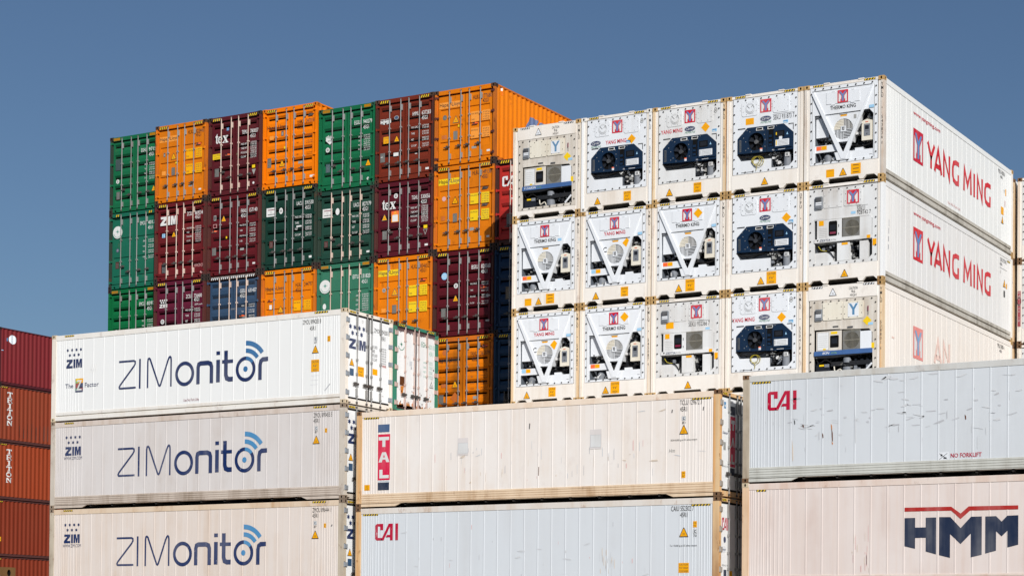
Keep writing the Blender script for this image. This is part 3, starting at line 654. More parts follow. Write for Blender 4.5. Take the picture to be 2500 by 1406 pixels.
def unit_daikin(T, o, mt, rng):
    x0, z0, x1, z1 = .205, .26, 2.265, 2.465
    hole = [(.35,1.63),(2.03,1.56),(2.13,1.45),(2.14,.345),(.35,.335)]
    b = MB(); b.prism([(x0,z0),(x1,z0),(x1,z1),(x0,z1)], PANEL_Y, .06, mt, holes=[hole]); panel_bolts(b, x0, z0, x1, z1, YBOLT)
    cm = CREAM
    b.prism(rrect(.617,1.873,1.235,2.385,.05), -.01, .0118, cm); b.prism(rrect(1.246,1.873,1.857,2.375,.05), -.01, .0118, cm); small_bolts(b,.66,1.92,1.19,2.34,-.01,2,.013); small_bolts(b,1.29,1.92,1.81,2.33,-.01,2,.013)
    b.box(.36,.0,1.615,1.15,.0118,1.70,mt); b.box(.93,-.01,1.66,1.10,-.0005,1.70,DGREY); b.box(1.38,-.01,1.62,1.54,.0115,1.66,DGREY); b.cyl((2.0,.0,2.2),(2.0,.0,1.95),.007,YBOLT,5); b.box(1.985,-.012,2.06,2.015,.0,2.2,PURPLE)
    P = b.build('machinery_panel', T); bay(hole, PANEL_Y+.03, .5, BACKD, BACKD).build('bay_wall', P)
    outlets(P, .386, 1.876, .607, 2.207, mt)
    n = MB(); n.box(.42,.0,1.005,1.20,.4,1.565,mt); n.box(1.765,.004,.98,2.10,.4,1.50,ALU); n.box(1.205,.01,.98,1.225,.1,1.56,YBOLT); Cs = n.build('condenser_casing', P)
    grille(Cs, 1.235,.985,1.757,1.555,1.497,1.27,.235, GRILL)
    d = Dec(FRONT(0)); d.rect(.45,1.02,.81,1.54,PIPEG if o.get('old') else LGREY); d.rect(.46,1.03,.80,1.53,ALU2,1); [d.rect(.49,1.12+.06*i,.77,1.125+.06*i,LGREY,2) for i in range(6)]; d.poly(rrect(.847,1.085,1.115,1.433,.03), VOID); d.rect(.89,1.2,1.07,1.35,BACKD,1); d.rect(.87,1.47,1.07,1.54,LEMON); d.rect(.63,1.03,.72,1.07,LEMON,2); d.build('control_panel', Cs)
    n = MB(); n.box(.36,-.02,.87,2.135,.3,1.0,STRIPB); n.prism([(.37,.87),(.37,.80),(1.0,.79),(1.45,.83),(2.13,.85),(2.13,.87)], -.005, .3, PIPEB); S = n.build('name_strip', P)
    d = Dec(FRONT(-.02)); d.text(o.get('brand', 'DAIKIN'), .52 if not o.get('fade') else .62, .905, .062, ALU, .33 if not o.get('fade') else .20, 1, .014, .3); d.poly([(.44,.96),(.49,.96),(.455,.90)],ALU) if not o.get('fade') else None; d.text('R134a', .90, .91, .045, GREEN, .16, 1, 0, .2); d.build('lettering', S)
    c = MB(); c.cyl((1.33,.12,.34),(1.33,.12,.52),.13,PIPEG,16); c.cyl((1.33,.12,.64),(1.33,.12,.78),.115,PIPEG,16); c.box(.40,.06,.36,.8,.3,.62,BACKD); c.build('compressor', P)
    k = MB(); k.box(.85,.05,.56,2.1,.16,.68,PIPEB); clutter(k,.85,.36,2.1,.56,.06,.3,46,rng,[PIPEB,PIPEB,BACKD,LGREY,PIPEG]); clutter(k,.4,.6,1.2,.8,.1,.3,22,rng,[PIPEB,BACKD]); clutter(k,1.5,.66,2.1,.82,.1,.3,16,rng,[BACKD,PIPEB]); k.cyl((1.9,.02,.36),(2.12,.02,.58),.03,ALU,8); cable(k,[(.4,.05,.8),(.5,.03,.66),(.7,.05,.75),(.9,.05,.62)],.016,RUBBER); cable(k,[(.95,.06,.55),(1.0,.03,.4),(1.15,.03,.46),(1.2,.05,.36)],.016,CREAM); k.box(.50,.04,.57,.64,.059,.62,LEMON); k.box(.66,.04,.54,.80,.059,.63,PIPEG); k.build('pipework', P)
    d = Dec(FRONT(-.01)); d.rect(1.39,1.93,1.72,2.32,ALU); d.poly([(1.42,2.30),(1.49,2.30),(1.56,2.19),(1.63,2.30),(1.70,2.30),(1.595,2.13),(1.595,1.98),(1.525,1.98),(1.525,2.13)], YSTEEL, 1); d.build('logo', P)
    d = Dec(FRONT(PANEL_Y)); a, c, h = 1.968, 1.785, .135; d.poly([(a-h,c),(a,c-h),(a+h,c),(a,c+h)], LEMON); d.rect(2.0,1.66,2.15,1.73,SKYB,1); d.rect(2.10,.99,2.19,1.15,LEMON); d.build('warning_label', P)
    d = Dec(FRONT(.004)); d.warn(.92, 2.655, .215, fill=ALU if o.get('blank') else None)
    for i, t in enumerate(('CAUTION', '96', 'HIGH')): d.text(t, 1.547, 2.705-.097*i, .075, BLACK, (.26,.12,.19)[i], 1, 0, 0, 'c')
    if not o.get('blank'): d.poly([(.83,2.58),(1.01,2.58),(.985,2.64),(.855,2.64)], LEMON, 2)
    d.build('lettering', T)
UNITS = dict(carrier=unit_carrier, thermo=unit_thermo, zestia=unit_zestia, daikin=unit_daikin)

def cargo_doors(T, spec):
    """two insulated doors with black gasket, four locking bars, hinges and handles"""
    dm, gk, bar, hg = spec['door'], spec.get('gasket', RUBBER), spec.get('bar', STEEL), spec.get('hinge', HINGEG)
    g = MB(); A = [(.06,.165),(2.37,.165),(2.37,2.77),(.06,2.77)]
    g.prism(A, .022, .1, gk, holes=[[(.115,.225),(1.18,.225),(1.18,2.715),(.115,2.715)], [(1.245,.225),(2.318,.225),(2.318,2.715),(1.245,2.715)]])
    g.build('gasket', T)
    out = []
    for s in (0, 1):
        x0, x1 = ((.112, 1.183), (1.242, 2.321))[s]
        b = MB(); b.box(x0, .024, .222, x1, .1, 2.718, dm); D = b.build('door', T); out.append(D)
        for x in ((.585, 1.085), (1.325, 1.795))[s]:
            b = MB(); b.cyl((x, -.012, .06), (x, -.012, 2.83), .0175, bar, 10)
            for z0, z1 in ((2.33, 2.70), (.26, .50)): b.box(x-.045, -.03, z0, x+.012, .0235, z1, bar); b.box(x-.02, -.045, z0-.02, x+.02, -.0305, z0+.03, bar)
            for z in (1.86, 1.38, .95): b.box(x-.035, -.036, z-.035, x+.025, .0235, z+.035, bar)
            b.box(x-.045, -.03, .045, x+.03, .003, .095, STEELD); b.box(x-.045, -.03, 2.81, x+.03, .003, 2.85, STEELD)
            b.build('locking_bar', D)
            h = MB(); z = .64; h.cyl((x-.22, -.03, z+.005), (x-.02, -.045, z), .014, STEELD, 7); h.box(x-.13, -.05, z-.045, x-.07, .0235, z+.05, STEELD); h.box(x-.05, -.055, z-.03, x+.05, -.03, z+.03, STEELD); h.cyl((x-.22, -.03, z-.04), (x-.1, -.04, z-.02), .011, STEELD, 6)
            h.build('door_handle', D)
        for z in spec.get('hz', (.35, .92, 1.47, 2.02, 2.56)):
            b = MB()
            if s == 0: b.box(.035, -.014, z-.065, .20, .0235, z+.065, hg); b.cyl((.035, -.01, z-.075), (.035, -.01, z+.075), .02, hg, 8); b.box(.02,-.02,z+.045,.075,-.0145,z+.085,STEELD)
            else: b.box(2.235, -.014, z-.065, 2.40, .0235, z+.065, hg); b.cyl((2.40, -.01, z-.075), (2.40, -.01, z+.075), .02, hg, 8)
            b.build('hinge', D)
    return out
def reefer(loc, rz, label, group, spec, seed=0):
    T = thing('refrigerated_container', loc, rz, label, 'container', group)
    rng = random.Random(seed*17+5)
    fm = spec['frame']; ek = spec.get('end', 'unit')
    end_frame(spec.get('bar_frame', fm), ek, fm).build('frame', T)
    castings(T, HC, spec.get('cast', CASTC))
    sm = spec['side']; rail = spec.get('rail', sm); low = spec.get('low', sm)
    for F in (RIGHT(), LEFT()): insulated_side(F, spec.get('skirt', 'rail'), sm, rail, low).build('side_panel', T)
    body_shell(HC, sm, UNDER if spec.get('skirt') != 'kick' else UNDERK).build('underframe', T)
    if 'unit' in spec: UNITS[spec['unit']](T, spec, spec['panel'], rng)
    else: spec['_doors'] = cargo_doors(T, spec)
    if ek in ('unit', 'low'):
        d = Dec(FRONT(.004)); a, c = (LEMON, BLACK) if not spec.get('blank') else (ALU, BLACK)
        zt = 2.80 if ek == 'unit' else 2.79; x = spec.get('hz_l', .27)
        d.hazard(x, zt+.012, .60, zt+.066, 4, 1, c, a); d.hazard(1.84, zt+.012, 2.18, zt+.066, 4, 1, c, a); d.build('hazard_stripe', T)
        if spec.get('post'):
            d = Dec(FRONT(0)); s = spec['post']; q = s.split(' ')
            d.text(q[0], W-.05, 2.70, .092, BLACK, None, 0, .012, 0, 'c', .7, .112); d.circ(W-.05, 1.98, .014, CASTR); d.text(q[1], W-.05, 1.76, .092, BLACK, None, 0, .012, 0, 'c', .7, .114); d.text(q[2], W-.05, 1.76-.112*6-.06, .085, BLACK, None, 0, 0, 0, 'c', .6, .112)
            d.build('lettering', T)
        s = spec.get('sill', '')
        d = Dec(FRONT(.006))
        for k in s.split():
            n, u = k[0], float(k[1:])
            if n == 't': d.warn(u, .265, .22)
            elif n == 'c': d.caution(u-.13, .195, .26, .29)
            elif n == 'C': d.caution(u-.155, .17, .31, .36)
            elif n == 'k': d.rect(u-.15, .185, u+.15, .49, YELLOW); [d.rect(u-.09, .23+.1*i, u+.09, .25+.1*i, DARKTXT, 1) for i in range(3)]
            elif n == 's': d.rect(u-.125, .17, u+.125, .395, YELLOW); d.rect(u-.09, .355, u+.09, .362, DARKTXT, 1)
        if d.f: d.build('warning_label', T)
    return T

# ------------------------------------------------------------------ dry container
CP = .278
def corr(u):
    t = (u-.21) % CP
    if t < .072: return 0.0
    if t < .14: return .036*(t-.072)/.068
    if t < .21: return .036
    return .036*(CP-t)/.068
CBRK = sorted([.21+CP*i+q for i in range(-1, 44) for q in (0, .072, .14, .21)])
_side = {}
def corr_side(F, H, mt, rail, key):
    b = MB(); u0, u1 = .165, L-.165; z0, z1 = .165, H-.062
    us = [u0]+[x for x in CBRK if u0 < x < u1]+[u1]
    for a, c in zip(us, us[1:]):
        b.face([F(a, z0, -.006-corr(a)), F(c, z0, -.006-corr(c)), F(c, z1, -.006-corr(c)), F(a, z1, -.006-corr(a))], mt)
    strip_profile(b, F, u0, u1, [(z1, -.05), (z1, .0), (H-.008, .0), (H-.008, -.06), (H-.03, -.07)], rail)
    strip_profile(b, F, u0, u1, [(z0+.001, -.05), (z0, -.03), (z0-.035, -.03), (z0-.036, 0), (.03, 0), (.03, -.08)], rail)
    return b
def door_leaf(x0, x1, z0, z1, kind, mt, H):
    b = MB(); y = .035; bx0, bx1 = x0+.075, x1-.075
    if kind == 'bands':
        n = 6 if H > 2.7 else 5
        cs = [z0+.33+(z1-z0-.50)*i/(n-1) for i in range(n)]
        prof = [(z0, 0)]
        for c in cs: prof += [(c-.115, 0), (c-.02, .042), (c+.04, .042), (c+.115, 0)] if False else [(c-.16, 0), (c-.03, .05), (c+.03, .05), (c+.10, 0)]
        prof.append((z1, 0))
    elif kind == 'lines':
        k = (2.07, 1.50, .98) if H > 2.7 else (1.93, 1.36, .82)
        prof = [(z0, 0)]
        for c in reversed(k): prof += [(c-.25, 0), (c-.035, .030), (c, .034), (c+.012, 0)]
        prof.append((z1, 0))
    else:
        k = (2.66, 1.94, 1.20, .50); prof = [(z0, 0)]
        for c in reversed(k): prof += [(c-.30 if c > .6 else c-.15, 0), (c-.03, .026), (c, .03), (c+.012, 0)]
        prof.append((z1, 0))
    b.face([(x0,y,z0),(bx0,y,z0),(bx0,y,z1),(x0,y,z1)], mt); b.face([(bx1,y,z0),(x1,y,z0),(x1,y,z1),(bx1,y,z1)], mt)
    for (a, d), (c, e) in zip(prof, prof[1:]):
        b.face([(bx0,y+d,a),(bx1,y+d,a),(bx1,y+e,c),(bx0,y+e,c)], mt)
        for x in (bx0, bx1): b.face([(x,y,a),(x,y+d,a),(x,y+e,c),(x,y,c)], mt)
    for q in ([(x0,z0),(x1,z0)],[(x0,z1),(x1,z1)],[(x0,z0),(x0,z1)],[(x1,z0),(x1,z1)]):
        (a,c),(e,f) = q; b.face([(a,y,c),(e,y,f),(e,y+.05,f),(a,y+.05,c)], mt)
    return b
_dc = {}
def cached(key, fn, name):
    if key not in _dc: _dc[key] = fn().mesh(name)
    return _dc[key]
def dry(loc, label, group, H, mt, fm, kind='bands', cast=None, bar=None, decor=None, haz='yb', handles='low', rz=0.0, sidedecor=None, hinge=None, simple=False, hdr=None):
    T = thing('shipping_container', loc, rz, label, 'container', group)
    cast = cast or CASTR; bar = bar or STEEL; hdr = hdr or fm
    def frame():
        b = MB()
        for s in (0, 1):
            X = (lambda a: a) if s == 0 else (lambda a: W-a)
            x0, x1 = sorted((X(.004), X(.085))); b.box(x0, .0, .11, x1, .15, H-.11, fm)
            x0, x1 = sorted((X(.0855), X(.115))); b.box(x0, .05, .14, x1, .15, H-.14, fm)
            x0, x1 = sorted((X(.002), X(.16))); b.box(x0, L-.17, .11, x1, L-.002, H-.11, fm)
        b.box(.165, .002, H-.155, W-.165, .1, H-.018, hdr); b.box(.165, .01, H-.018, W-.165, .12, H-.0125, hdr)
        b.box(.165, .002, .105, W-.165, .1, .178, hdr)
        b.box(.165, .002, .022, .245, .1, .1045, hdr); b.box(.345, .002, .022, W-.345, .1, .1045, hdr); b.box(W-.245, .002, .022, W-.165, .1, .1045, hdr)
        b.box(.2, .1005, .03, W-.2, .13, .17, VOID)
        b.box(.16, L-.1, H-.14, W-.16, L-.003, H-.02, fm); b.box(.16, L-.1, .03, W-.16, L-.003, .16, fm)
        b.face([(.09,.085,.16),(W-.09,.085,.16),(W-.09,.085,H-.15),(.09,.085,H-.15)], RUBBER)
        return b
    put('frame', cached(('f', H, fm.name, hdr.name), frame, 'frame'), T)
    castings(T, H, cast)
    for i, F in enumerate((RIGHT(), LEFT())):
        put('side_panel', cached(('s', H, mt.name, fm.name, i), lambda: corr_side(F, H, mt, fm, i), 'side_panel'), T)
    def shell():
        b = MB(); b.box(.05, .1, H-.05, W-.05, L-.05, H-.025, mt); b.box(.1, .14, .13, W-.1, L-.08, .16, UNDERK); b.box(.08, L-.09, .12, W-.08, L-.03, H-.04, mt)
        return b
    put('roof', cached(('r', H, mt.name), shell, 'roof'), T)
    z0, z1 = .21, H-.215
    for s in (0, 1):
        x0, x1 = ((.15, 1.198), (1.24, W-.15))[s]
        D = put('door', cached(('d', H, mt.name, kind, s), lambda: door_leaf(x0, x1, z0, z1, kind, mt, H), 'door'), T)
        for k in range(4):
            z = (.27, .62*1.7, .62*3.0, H-.24)[k] if k in (0, 3) else .27+(H-.51)*k/3
            def hg():
                b = MB(); b.box(.018 if s == 0 else W-.165, .004-.012, -.032, .165 if s == 0 else W-.018, .0345, .032, hinge or mt); b.cyl((.055 if s == 0 else W-.055, -.012, -.05), (.055 if s == 0 else W-.055, -.012, .05), .018, hinge or mt, 7)
                return b
            put('hinge', cached(('h', s, (hinge or mt).name), hg, 'hinge'), D, (0, 0, z))
        for n, x in enumerate(((.61, 1.075), (1.415, 1.86))[s]):
            def br():
                b = MB(); b.cyl((0, -.008, .085), (0, -.008, H-.075), .0175, bar, 8)
                for q0, q1 in ((H-.46, H-.26), (.22, .40)): b.box(-.004, -.010, q0, .058, .0345, q1, bar)
                for q in (.36, .64): b.box(-.028, -.03, H*q-.025, .035, .0345, H*q+.025, bar)
                b.box(-.035, -.02, H-.10, .03, .0015, H-.065, STEELD); b.box(-.035, -.02, .07, .03, .0015, .11, STEELD); b.cyl((0,-.012,.05),(0,-.012,.09),.026,STEELD,7)
                return b
            put('locking_bar', cached(('b', H, bar.name), br, 'locking_bar'), D, (x, 0, 0))
            def hd():
                b = MB(); b.cyl((-.19,-.032,-.004),(-.01,-.04,.006),.011,STEELD,6); b.box(-.115,-.045,-.035,-.065,.0345,.05,STEELD); b.box(-.04,-.05,-.022,.03,-.026,.026,STEELD); b.cyl((-.21,-.028,-.018),(-.12,-.036,-.012),.012,STEELD,6); b.box(-.2,-.04,-.02,-.17,-.01,.012,STEELD)
                return b
            if handles == 'low': zz, dx = .63, 0
            elif handles == 'pair': zz, dx = ((.84, .18), (.63, 0), (.65, .20), (.66, .16))[s*2+n]
            else: zz, dx = ((.84, .20), (.62, -.2), (.82, .19), (.65, .1))[s*2+n]
            put('door_handle', cached(('e',), hd, 'door_handle'), D, (x+dx, 0, zz))
    if haz:
        d = Dec(FRONT(.002)); zh = H-.145
        if haz == 'mesh':
            for a, c in ((.18, .50), (1.98, 2.27)):
                d.rect(a, zh+.005, c, zh+.10, paint('ochre_mesh', (186, 128, 14), .6, amt=.4, dirt=(110, 80, 20)))
                for i in range(16):
                    x = a+(c-a)*(i+.5)/16
                    for j in range(4): d.rect(x-.003, zh+.012+.022*j, x+.003, zh+.022+.022*j, DARKTXT, 1)
        elif haz == 'full': d.hazard(.20, zh+.0, W-.2, zh+.10, 22, 1, BLACK, WHITE)
        elif haz == 'few': d.hazard(.34, zh, .52, zh+.09, 2); d.hazard(1.98, zh, 2.16, zh+.09, 2)
        else: d.hazard(.20, zh, .56, zh+.095, 4); d.hazard(1.90, zh, 2.26, zh+.095, 4)
        d.build('hazard_stripe', T)
    if decor:
        d = Dec(FRONT(.035), .005); decor(d); d.build('lettering', T)
    if sidedecor: sidedecor(T)
    return T
def number(d, pre, num, chk, z, col, code='45G1', h=.135, u=(1.545, 1.93), cu=None, gap=.155):
    d.text(pre, u[0], z, h, col, .26, 1, .006); d.text(num, u[1], z, h, col, .37 if len(num) == 6 else .44, 1, .006)
    if chk: d.text(chk, 2.335, z, h, col, .06, 1, .006)
    d.text(code, cu or u[1], z-gap-.02, h*.95, col, .24, 1, .006)
def weights(d, z, names, col, step=.2, u=1.50, h=.055, vals=None, uv=1.955, skip=0):
    vals = vals or (('32,500 KGS', '71,650 LBS'), ('3,700 KGS', '8,160 LBS'), ('28,800 KGS', '63,490 LBS'), ('76.4 CU.M', '2,700 CU.FT'))
    for i, n in enumerate(names):
        d.text(n, u, z-step*i, h, col, None, 1, .002, 0, 'l', .66)
        for j in range(2): d.text(vals[i % 4][j], uv, z+.035-step*i-.075*j, h*.82, col, .27, 1, .002)
def plate(d, u, z, w=.17, h=.29, col=None): d.rect(u-w/2, z-h/2, u+w/2, z+h/2, col or GREY); [d.rect(u-w*.36, z-h*.35+h*.15*i, u+w*.36, z-h*.33+h*.15*i, LGREY, 1) for i in range(5)]
def badge(d, u, z, r, a=None, b=None): d.circ(u, z, r, a or WHITE); d.arc(u, z, r*.35, r*.55, 0, 360, b or DGREY, 1, 12); d.rect(u-r*.2, z-r*.5, u-r*.05, z+r*.5, b or DGREY, 2)
def evergreen(d, u, z, r, bgc=None, fg=None):
    if bgc: d.circ(u, z, r, bgc, 0, 30)
    k = 1; fg = fg or TEAL
    pts = []
    for i in range(16): q = (.42 if i % 4 == 0 else .24 if i % 2 == 0 else .10)*r*1.2; pts.append((u+q*math.sin(math.pi*i/8), z+.12*r+q*math.cos(math.pi*i/8)))
    d.poly(pts, fg, k)
    for i in range(11):
        a = rad(200+14*i); d.rect(u+r*.8*math.cos(a)-.014, z+r*.8*math.sin(a)-.014, u+r*.8*math.cos(a)+.014, z+r*.8*math.sin(a)+.014, fg, k)
def lloyd(d, z, patch=None):
    if patch: d.rect(.17, z-.06, 1.06, z+.15, patch)
    d.text('Hapag-Lloyd', .19, z, .125, BLACK, .86, 1, .010)
def tex(d, u, z, s):
    P = lambda l: [(u+a*s, z+b*s) for a, b in l]
    d.poly(P([(.02,.62),(.02,.54),(.09,.54),(.09,.10),(.14,.02),(.22,0),(.30,.03),(.34,.09),(.30,.11),(.26,.09),(.23,.12),(.23,.54),(.33,.54),(.33,.62),(.23,.62),(.23,.84),(.17,.80),(.10,.68)]), WHITE, 1)
    d.arc(u+.54*s, z+.30*s, .13*s, .24*s, 0, 318, WHITE, 1, 16, sy=1.3); d.rect(u+.36*s, z+.28*s, u+.77*s, z+.34*s, WHITE, 1)
    d.poly(P([(.82,.62),(1.12,.62),(1.12,.55),(1.08,.55),(1.36,.07),(1.42,.07),(1.42,0),(1.10,0),(1.10,.07),(1.15,.07),(.89,.55),(.82,.55)]), WHITE, 1)
    d.poly(P([(1.18,.62),(1.40,.62),(1.40,.55),(1.35,.55),(.95,.07),(1.02,.07),(1.02,0),(.78,0),(.78,.07),(.85,.07),(1.27,.55),(1.18,.55)]), WHITE, 2)
def flag(d, u, z):
    d.rect(u, z, u+.42, z+.31, WHITE); d.rect(u+.06, z+.225, u+.36, z+.255, PURPLE, 1); d.rect(u+.06, z+.06, u+.36, z+.085, DGREY, 1); d.arc(u+.21, z+.15, .03, .04, 0, 360, LGREY, 1, 10)

# ------------------------------------------------------------------ the ground
def sheet(name, pts, mt):
    b = MB(); b.face(pts, mt); o = b.build(name); o['kind'] = 'structure'; return o
ASPH = paint('asphalt', (62, 62, 64), .9, amt=.5, dirt=(44, 44, 44), wear=(84, 84, 84), wamt=.3)
CONC = paint('concrete', (122, 118, 112), .9, amt=.5, dirt=(80, 76, 70))
sheet('ground', [(-3000,-3000,0),(3000,-3000,0),(3000,3000,0),(-3000,3000,0)], ASPH)
b = MB(); b.box(-56, 49.6, .004, 6, 80, .17, CONC); o = b.build('pavement'); o['kind'] = 'structure'

# ------------------------------------------------------------------ coloured dry containers (tall stack, door ends towards the lens)
OR = dict(rough=.42, amt=.22, dirt=(150, 82, 10), rust=.35, rustcol=(96, 48, 18))
ORA = paint('orange_paint', (220, 120, 8), seed=1, **OR); ORB = paint('orange_paint_dull', (212, 116, 12), seed=2, **OR); ORC = paint('orange_paint_bright', (232, 120, 4), .38, amt=.12, dirt=(190, 96, 4), rust=.1, seed=3)
ORD = paint('orange_paint_stained', (222, 120, 8), .45, amt=.6, dirt=(128, 76, 16), rust=.5, rustcol=(70, 50, 22), seed=4)
GRA = paint('green_paint', (22, 98, 62), .42, amt=.2, dirt=(40, 110, 80), rust=.1, seed=5); GRB = paint('green_paint_blue', (26, 98, 76), .45, amt=.25, dirt=(40, 84, 66), rust=.15, seed=6); GRC = paint('green_paint_vivid', (12, 98, 54), .42, amt=.2, dirt=(24, 90, 58), seed=7)
GRD = paint('dark_green_paint', (20, 52, 42), .45, amt=.25, dirt=(36, 62, 50), rust=.15, seed=8); GRE = paint('dark_green_paint_dull', (30, 64, 52), .5, amt=.3, dirt=(46, 72, 60), rust=.15, seed=9); GRF = paint('pale_green_paint', (52, 110, 86), .45, amt=.3, dirt=(60, 110, 90), rust=.2, seed=10)
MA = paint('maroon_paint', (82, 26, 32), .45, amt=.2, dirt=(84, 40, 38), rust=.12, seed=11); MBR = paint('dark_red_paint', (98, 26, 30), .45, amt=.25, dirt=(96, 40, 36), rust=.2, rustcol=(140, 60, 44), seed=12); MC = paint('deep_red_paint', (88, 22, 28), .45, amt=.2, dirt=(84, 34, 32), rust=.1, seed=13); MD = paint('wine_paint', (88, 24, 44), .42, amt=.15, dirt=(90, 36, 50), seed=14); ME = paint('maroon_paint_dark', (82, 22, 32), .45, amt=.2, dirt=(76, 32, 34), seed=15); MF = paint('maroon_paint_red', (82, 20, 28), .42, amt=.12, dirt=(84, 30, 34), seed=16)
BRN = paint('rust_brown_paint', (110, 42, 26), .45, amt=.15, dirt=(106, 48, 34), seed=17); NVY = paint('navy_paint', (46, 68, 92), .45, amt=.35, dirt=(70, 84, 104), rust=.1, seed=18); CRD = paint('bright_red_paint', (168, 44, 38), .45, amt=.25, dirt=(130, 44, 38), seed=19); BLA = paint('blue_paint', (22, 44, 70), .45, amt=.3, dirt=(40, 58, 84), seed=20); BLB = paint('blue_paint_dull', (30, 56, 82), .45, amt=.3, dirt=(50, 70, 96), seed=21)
FRU = paint('rusty_frame', (92, 60, 42), .7, amt=.6, dirt=(52, 38, 30), rust=.6, rustcol=(130, 76, 36)); FRM = paint('maroon_frame', (88, 48, 44), .6, amt=.5, dirt=(60, 40, 36), rust=.35); FRG = paint('dark_green_frame', (48, 64, 54), .6, amt=.5, dirt=(50, 48, 40), rust=.4); FRO = paint('orange_frame', (206, 110, 30), .55, amt=.7, dirt=(110, 70, 36), rust=.7, rustcol=(84, 46, 24)); FRD = paint('dark_frame', (74, 44, 38), .65, amt=.5, dirt=(44, 32, 28), rust=.4)
CGR = paint('green_casting', (40, 84, 62), .6, amt=.5, dirt=(40, 44, 36), rust=.4); CDK = paint('dark_casting', (58, 48, 44), .7, amt=.5, dirt=(36, 30, 28), rust=.4); COR = paint('orange_casting', (216, 116, 20), .5, amt=.4, dirt=(120, 70, 20), rust=.3)
BARP = paint('cream_bars', (206, 186, 172), .5, amt=.4, dirt=(150, 110, 90), rust=.3)
HLW = ('MAX GROSS', 'TARE'); WTS = ('MAX GROSS', 'TARE', 'NET', 'CU.CAP')
def hl_patches(d, z, col, tall=.36, ws=HLW):
    for i in range(2):
        zz = z-.56*i
        d.rect(1.465, zz-tall, 1.785, zz, col); d.rect(1.91, zz-tall, 2.225, zz, col)
        for j, t in enumerate(('MAX GROSS', 'TARE') if i == 0 else ('MAX PAYLOAD', 'CUBE')): d.text(t, 1.475, zz-.10-.2*j, .05, BLACK, .28 if len(t) > 5 else .13)
        for j in range(4): d.text(('32 500 kg','71 650 lbs','3 900 kg','8 600 lbs','28 600 kg','63 050 lbs','76.3 m3','2 694 cuft')[j+4*i], 1.945, zz-.085-.08*j, .045, BLACK, .25)
def ship(d, u, z, col=None): d.rect(u-.13, z-.012, u+.10, z+.018, BLACK, 2); d.poly([(u-.10,z+.018),(u+.12,z+.018),(u+.15,z+.05),(u+.02,z+.075),(u-.10,z+.06)], col or ORANGE, 1); d.rect(u-.09, z+.03, u-.0, z+.075, BLACK, 2)
def d_c1a(d): d.rect(.26,1.62,.56,2.05,paint('slate_patch',(44,74,78),.5,amt=.3)); number(d,'EGHU','97159','',2.19,WHITE,gap=.17); weights(d,1.68,('GROSS','TARE','NET','CUBE'),WHITE,.17,1.72); badge(d,.38,1.2,.08); plate(d,.41,.66); d.warn(2.19,.75,.22)
def d_c1b(d): evergreen(d,.41,2.17,.235,WHITE); number(d,'EMCU','40138','',2.34,WHITE,code='45U1',gap=.17); weights(d,1.70,('GROSS','TARE','NET','CUBE'),WHITE,.2,1.69); badge(d,.42,1.48,.075,NAVYF,LGREY); plate(d,.41,.92,.17,.26,FRM); d.rect(2.26,.40,2.36,.46,WHITE)
def d_c1c(d): number(d,'EMCU','83975','',2.20,WHITE,gap=.17); weights(d,1.60,('GROSS','TARE','NET','CUBE'),WHITE,.19,1.69); badge(d,.40,1.28,.09)
def d_c2a(d): lloyd(d,2.33,PEACH); number(d,'HLXU','823445','8',2.45,DARKTXT,gap=.12); hl_patches(d,1.90,YELLOW); ship(d,2.05,2.0); d.warn(.86,1.69,.24); plate(d,.85,1.15); d.rect(.37,1.73,.46,1.88,GREY); d.rect(.39,1.76,.44,1.83,LGREY,1); d.rect(.30,1.05,.49,1.20,PEACH); d.rect(2.08,.33,2.2,.39,WHITE); d.rect(1.6,.50,1.77,.58,LGREY); d.rect(.95,1.42,1.02,1.49,LEMON)
def d_c2b(d): d.zimbold(.26,2.08,.82,.33,WHITE); number(d,'ZCSU','869334','4',2.34,WHITE,gap=.13); weights(d,1.85,('MAX GROSS','TARE','MAX CARGO','CU.CAP'),WHITE,.155,1.54); d.rect(.35,1.63,.50,1.78,SKYB); d.text('Z',.38,1.65,.1,BLUE3,.08,2); d.warn(.92,1.70,.21); d.text('WWW.ZIM.COM',1.92,.42,.11,PINK,.45); plate(d,.44,.48,.22,.33,DGREY); d.circ(2.25,.21,.055,PINK); d.rect(.20,.3,.36,.72,paint('red_patch',(150,58,54),.5,amt=.4))
def d_c2c(d): d.zimbold(.265,1.935,.375,.135,WHITE); [d.circ(.31+.1*i,2.21,.035,WHITE,0,10) for i in range(4)]; [d.circ(.36+.1*i,2.13,.035,WHITE,0,10) for i in range(3)]; number(d,'ZCSU','736400','4',2.20,WHITE,gap=.12); d.text('ZIM.com',1.96,1.92,.06,WHITE,.36); weights(d,1.73,WTS,WHITE,.2,1.53,.07); badge(d,.42,1.42,.09)
def d_c3a(d): tex(d,.30,1.93,.43); number(d,'TEMU','780857','3',2.15,WHITE); weights(d,1.75,('MAX WT.','TARE WT.','PAYLOAD','CU.CAP'),WHITE,.155,1.51,.07); d.rect(.19,1.36,.60,1.56,LEMON); d.text('CAUTION',.22,1.47,.06,BLACK,.33); [d.rect(.24,1.39+.03*i,.54,1.398+.03*i,DARKTXT,1) for i in range(2)]; ship(d,.88,1.44); d.rect(.83,2.36,.94,2.47,BLUE3); d.text('GL',.85,2.39,.05,WHITE,.07); plate(d,.39,.87,.20,.30); d.rect(2.03,.87,2.17,.98,LEMON); d.poly([(2.02,.82),(2.20,.82),(2.11,.62)],LGREY); d.circ(2.1,.33,.045,WHITE); d.rect(1.30,1.42,1.38,1.49,paint('olive_tag',(96,88,60)))
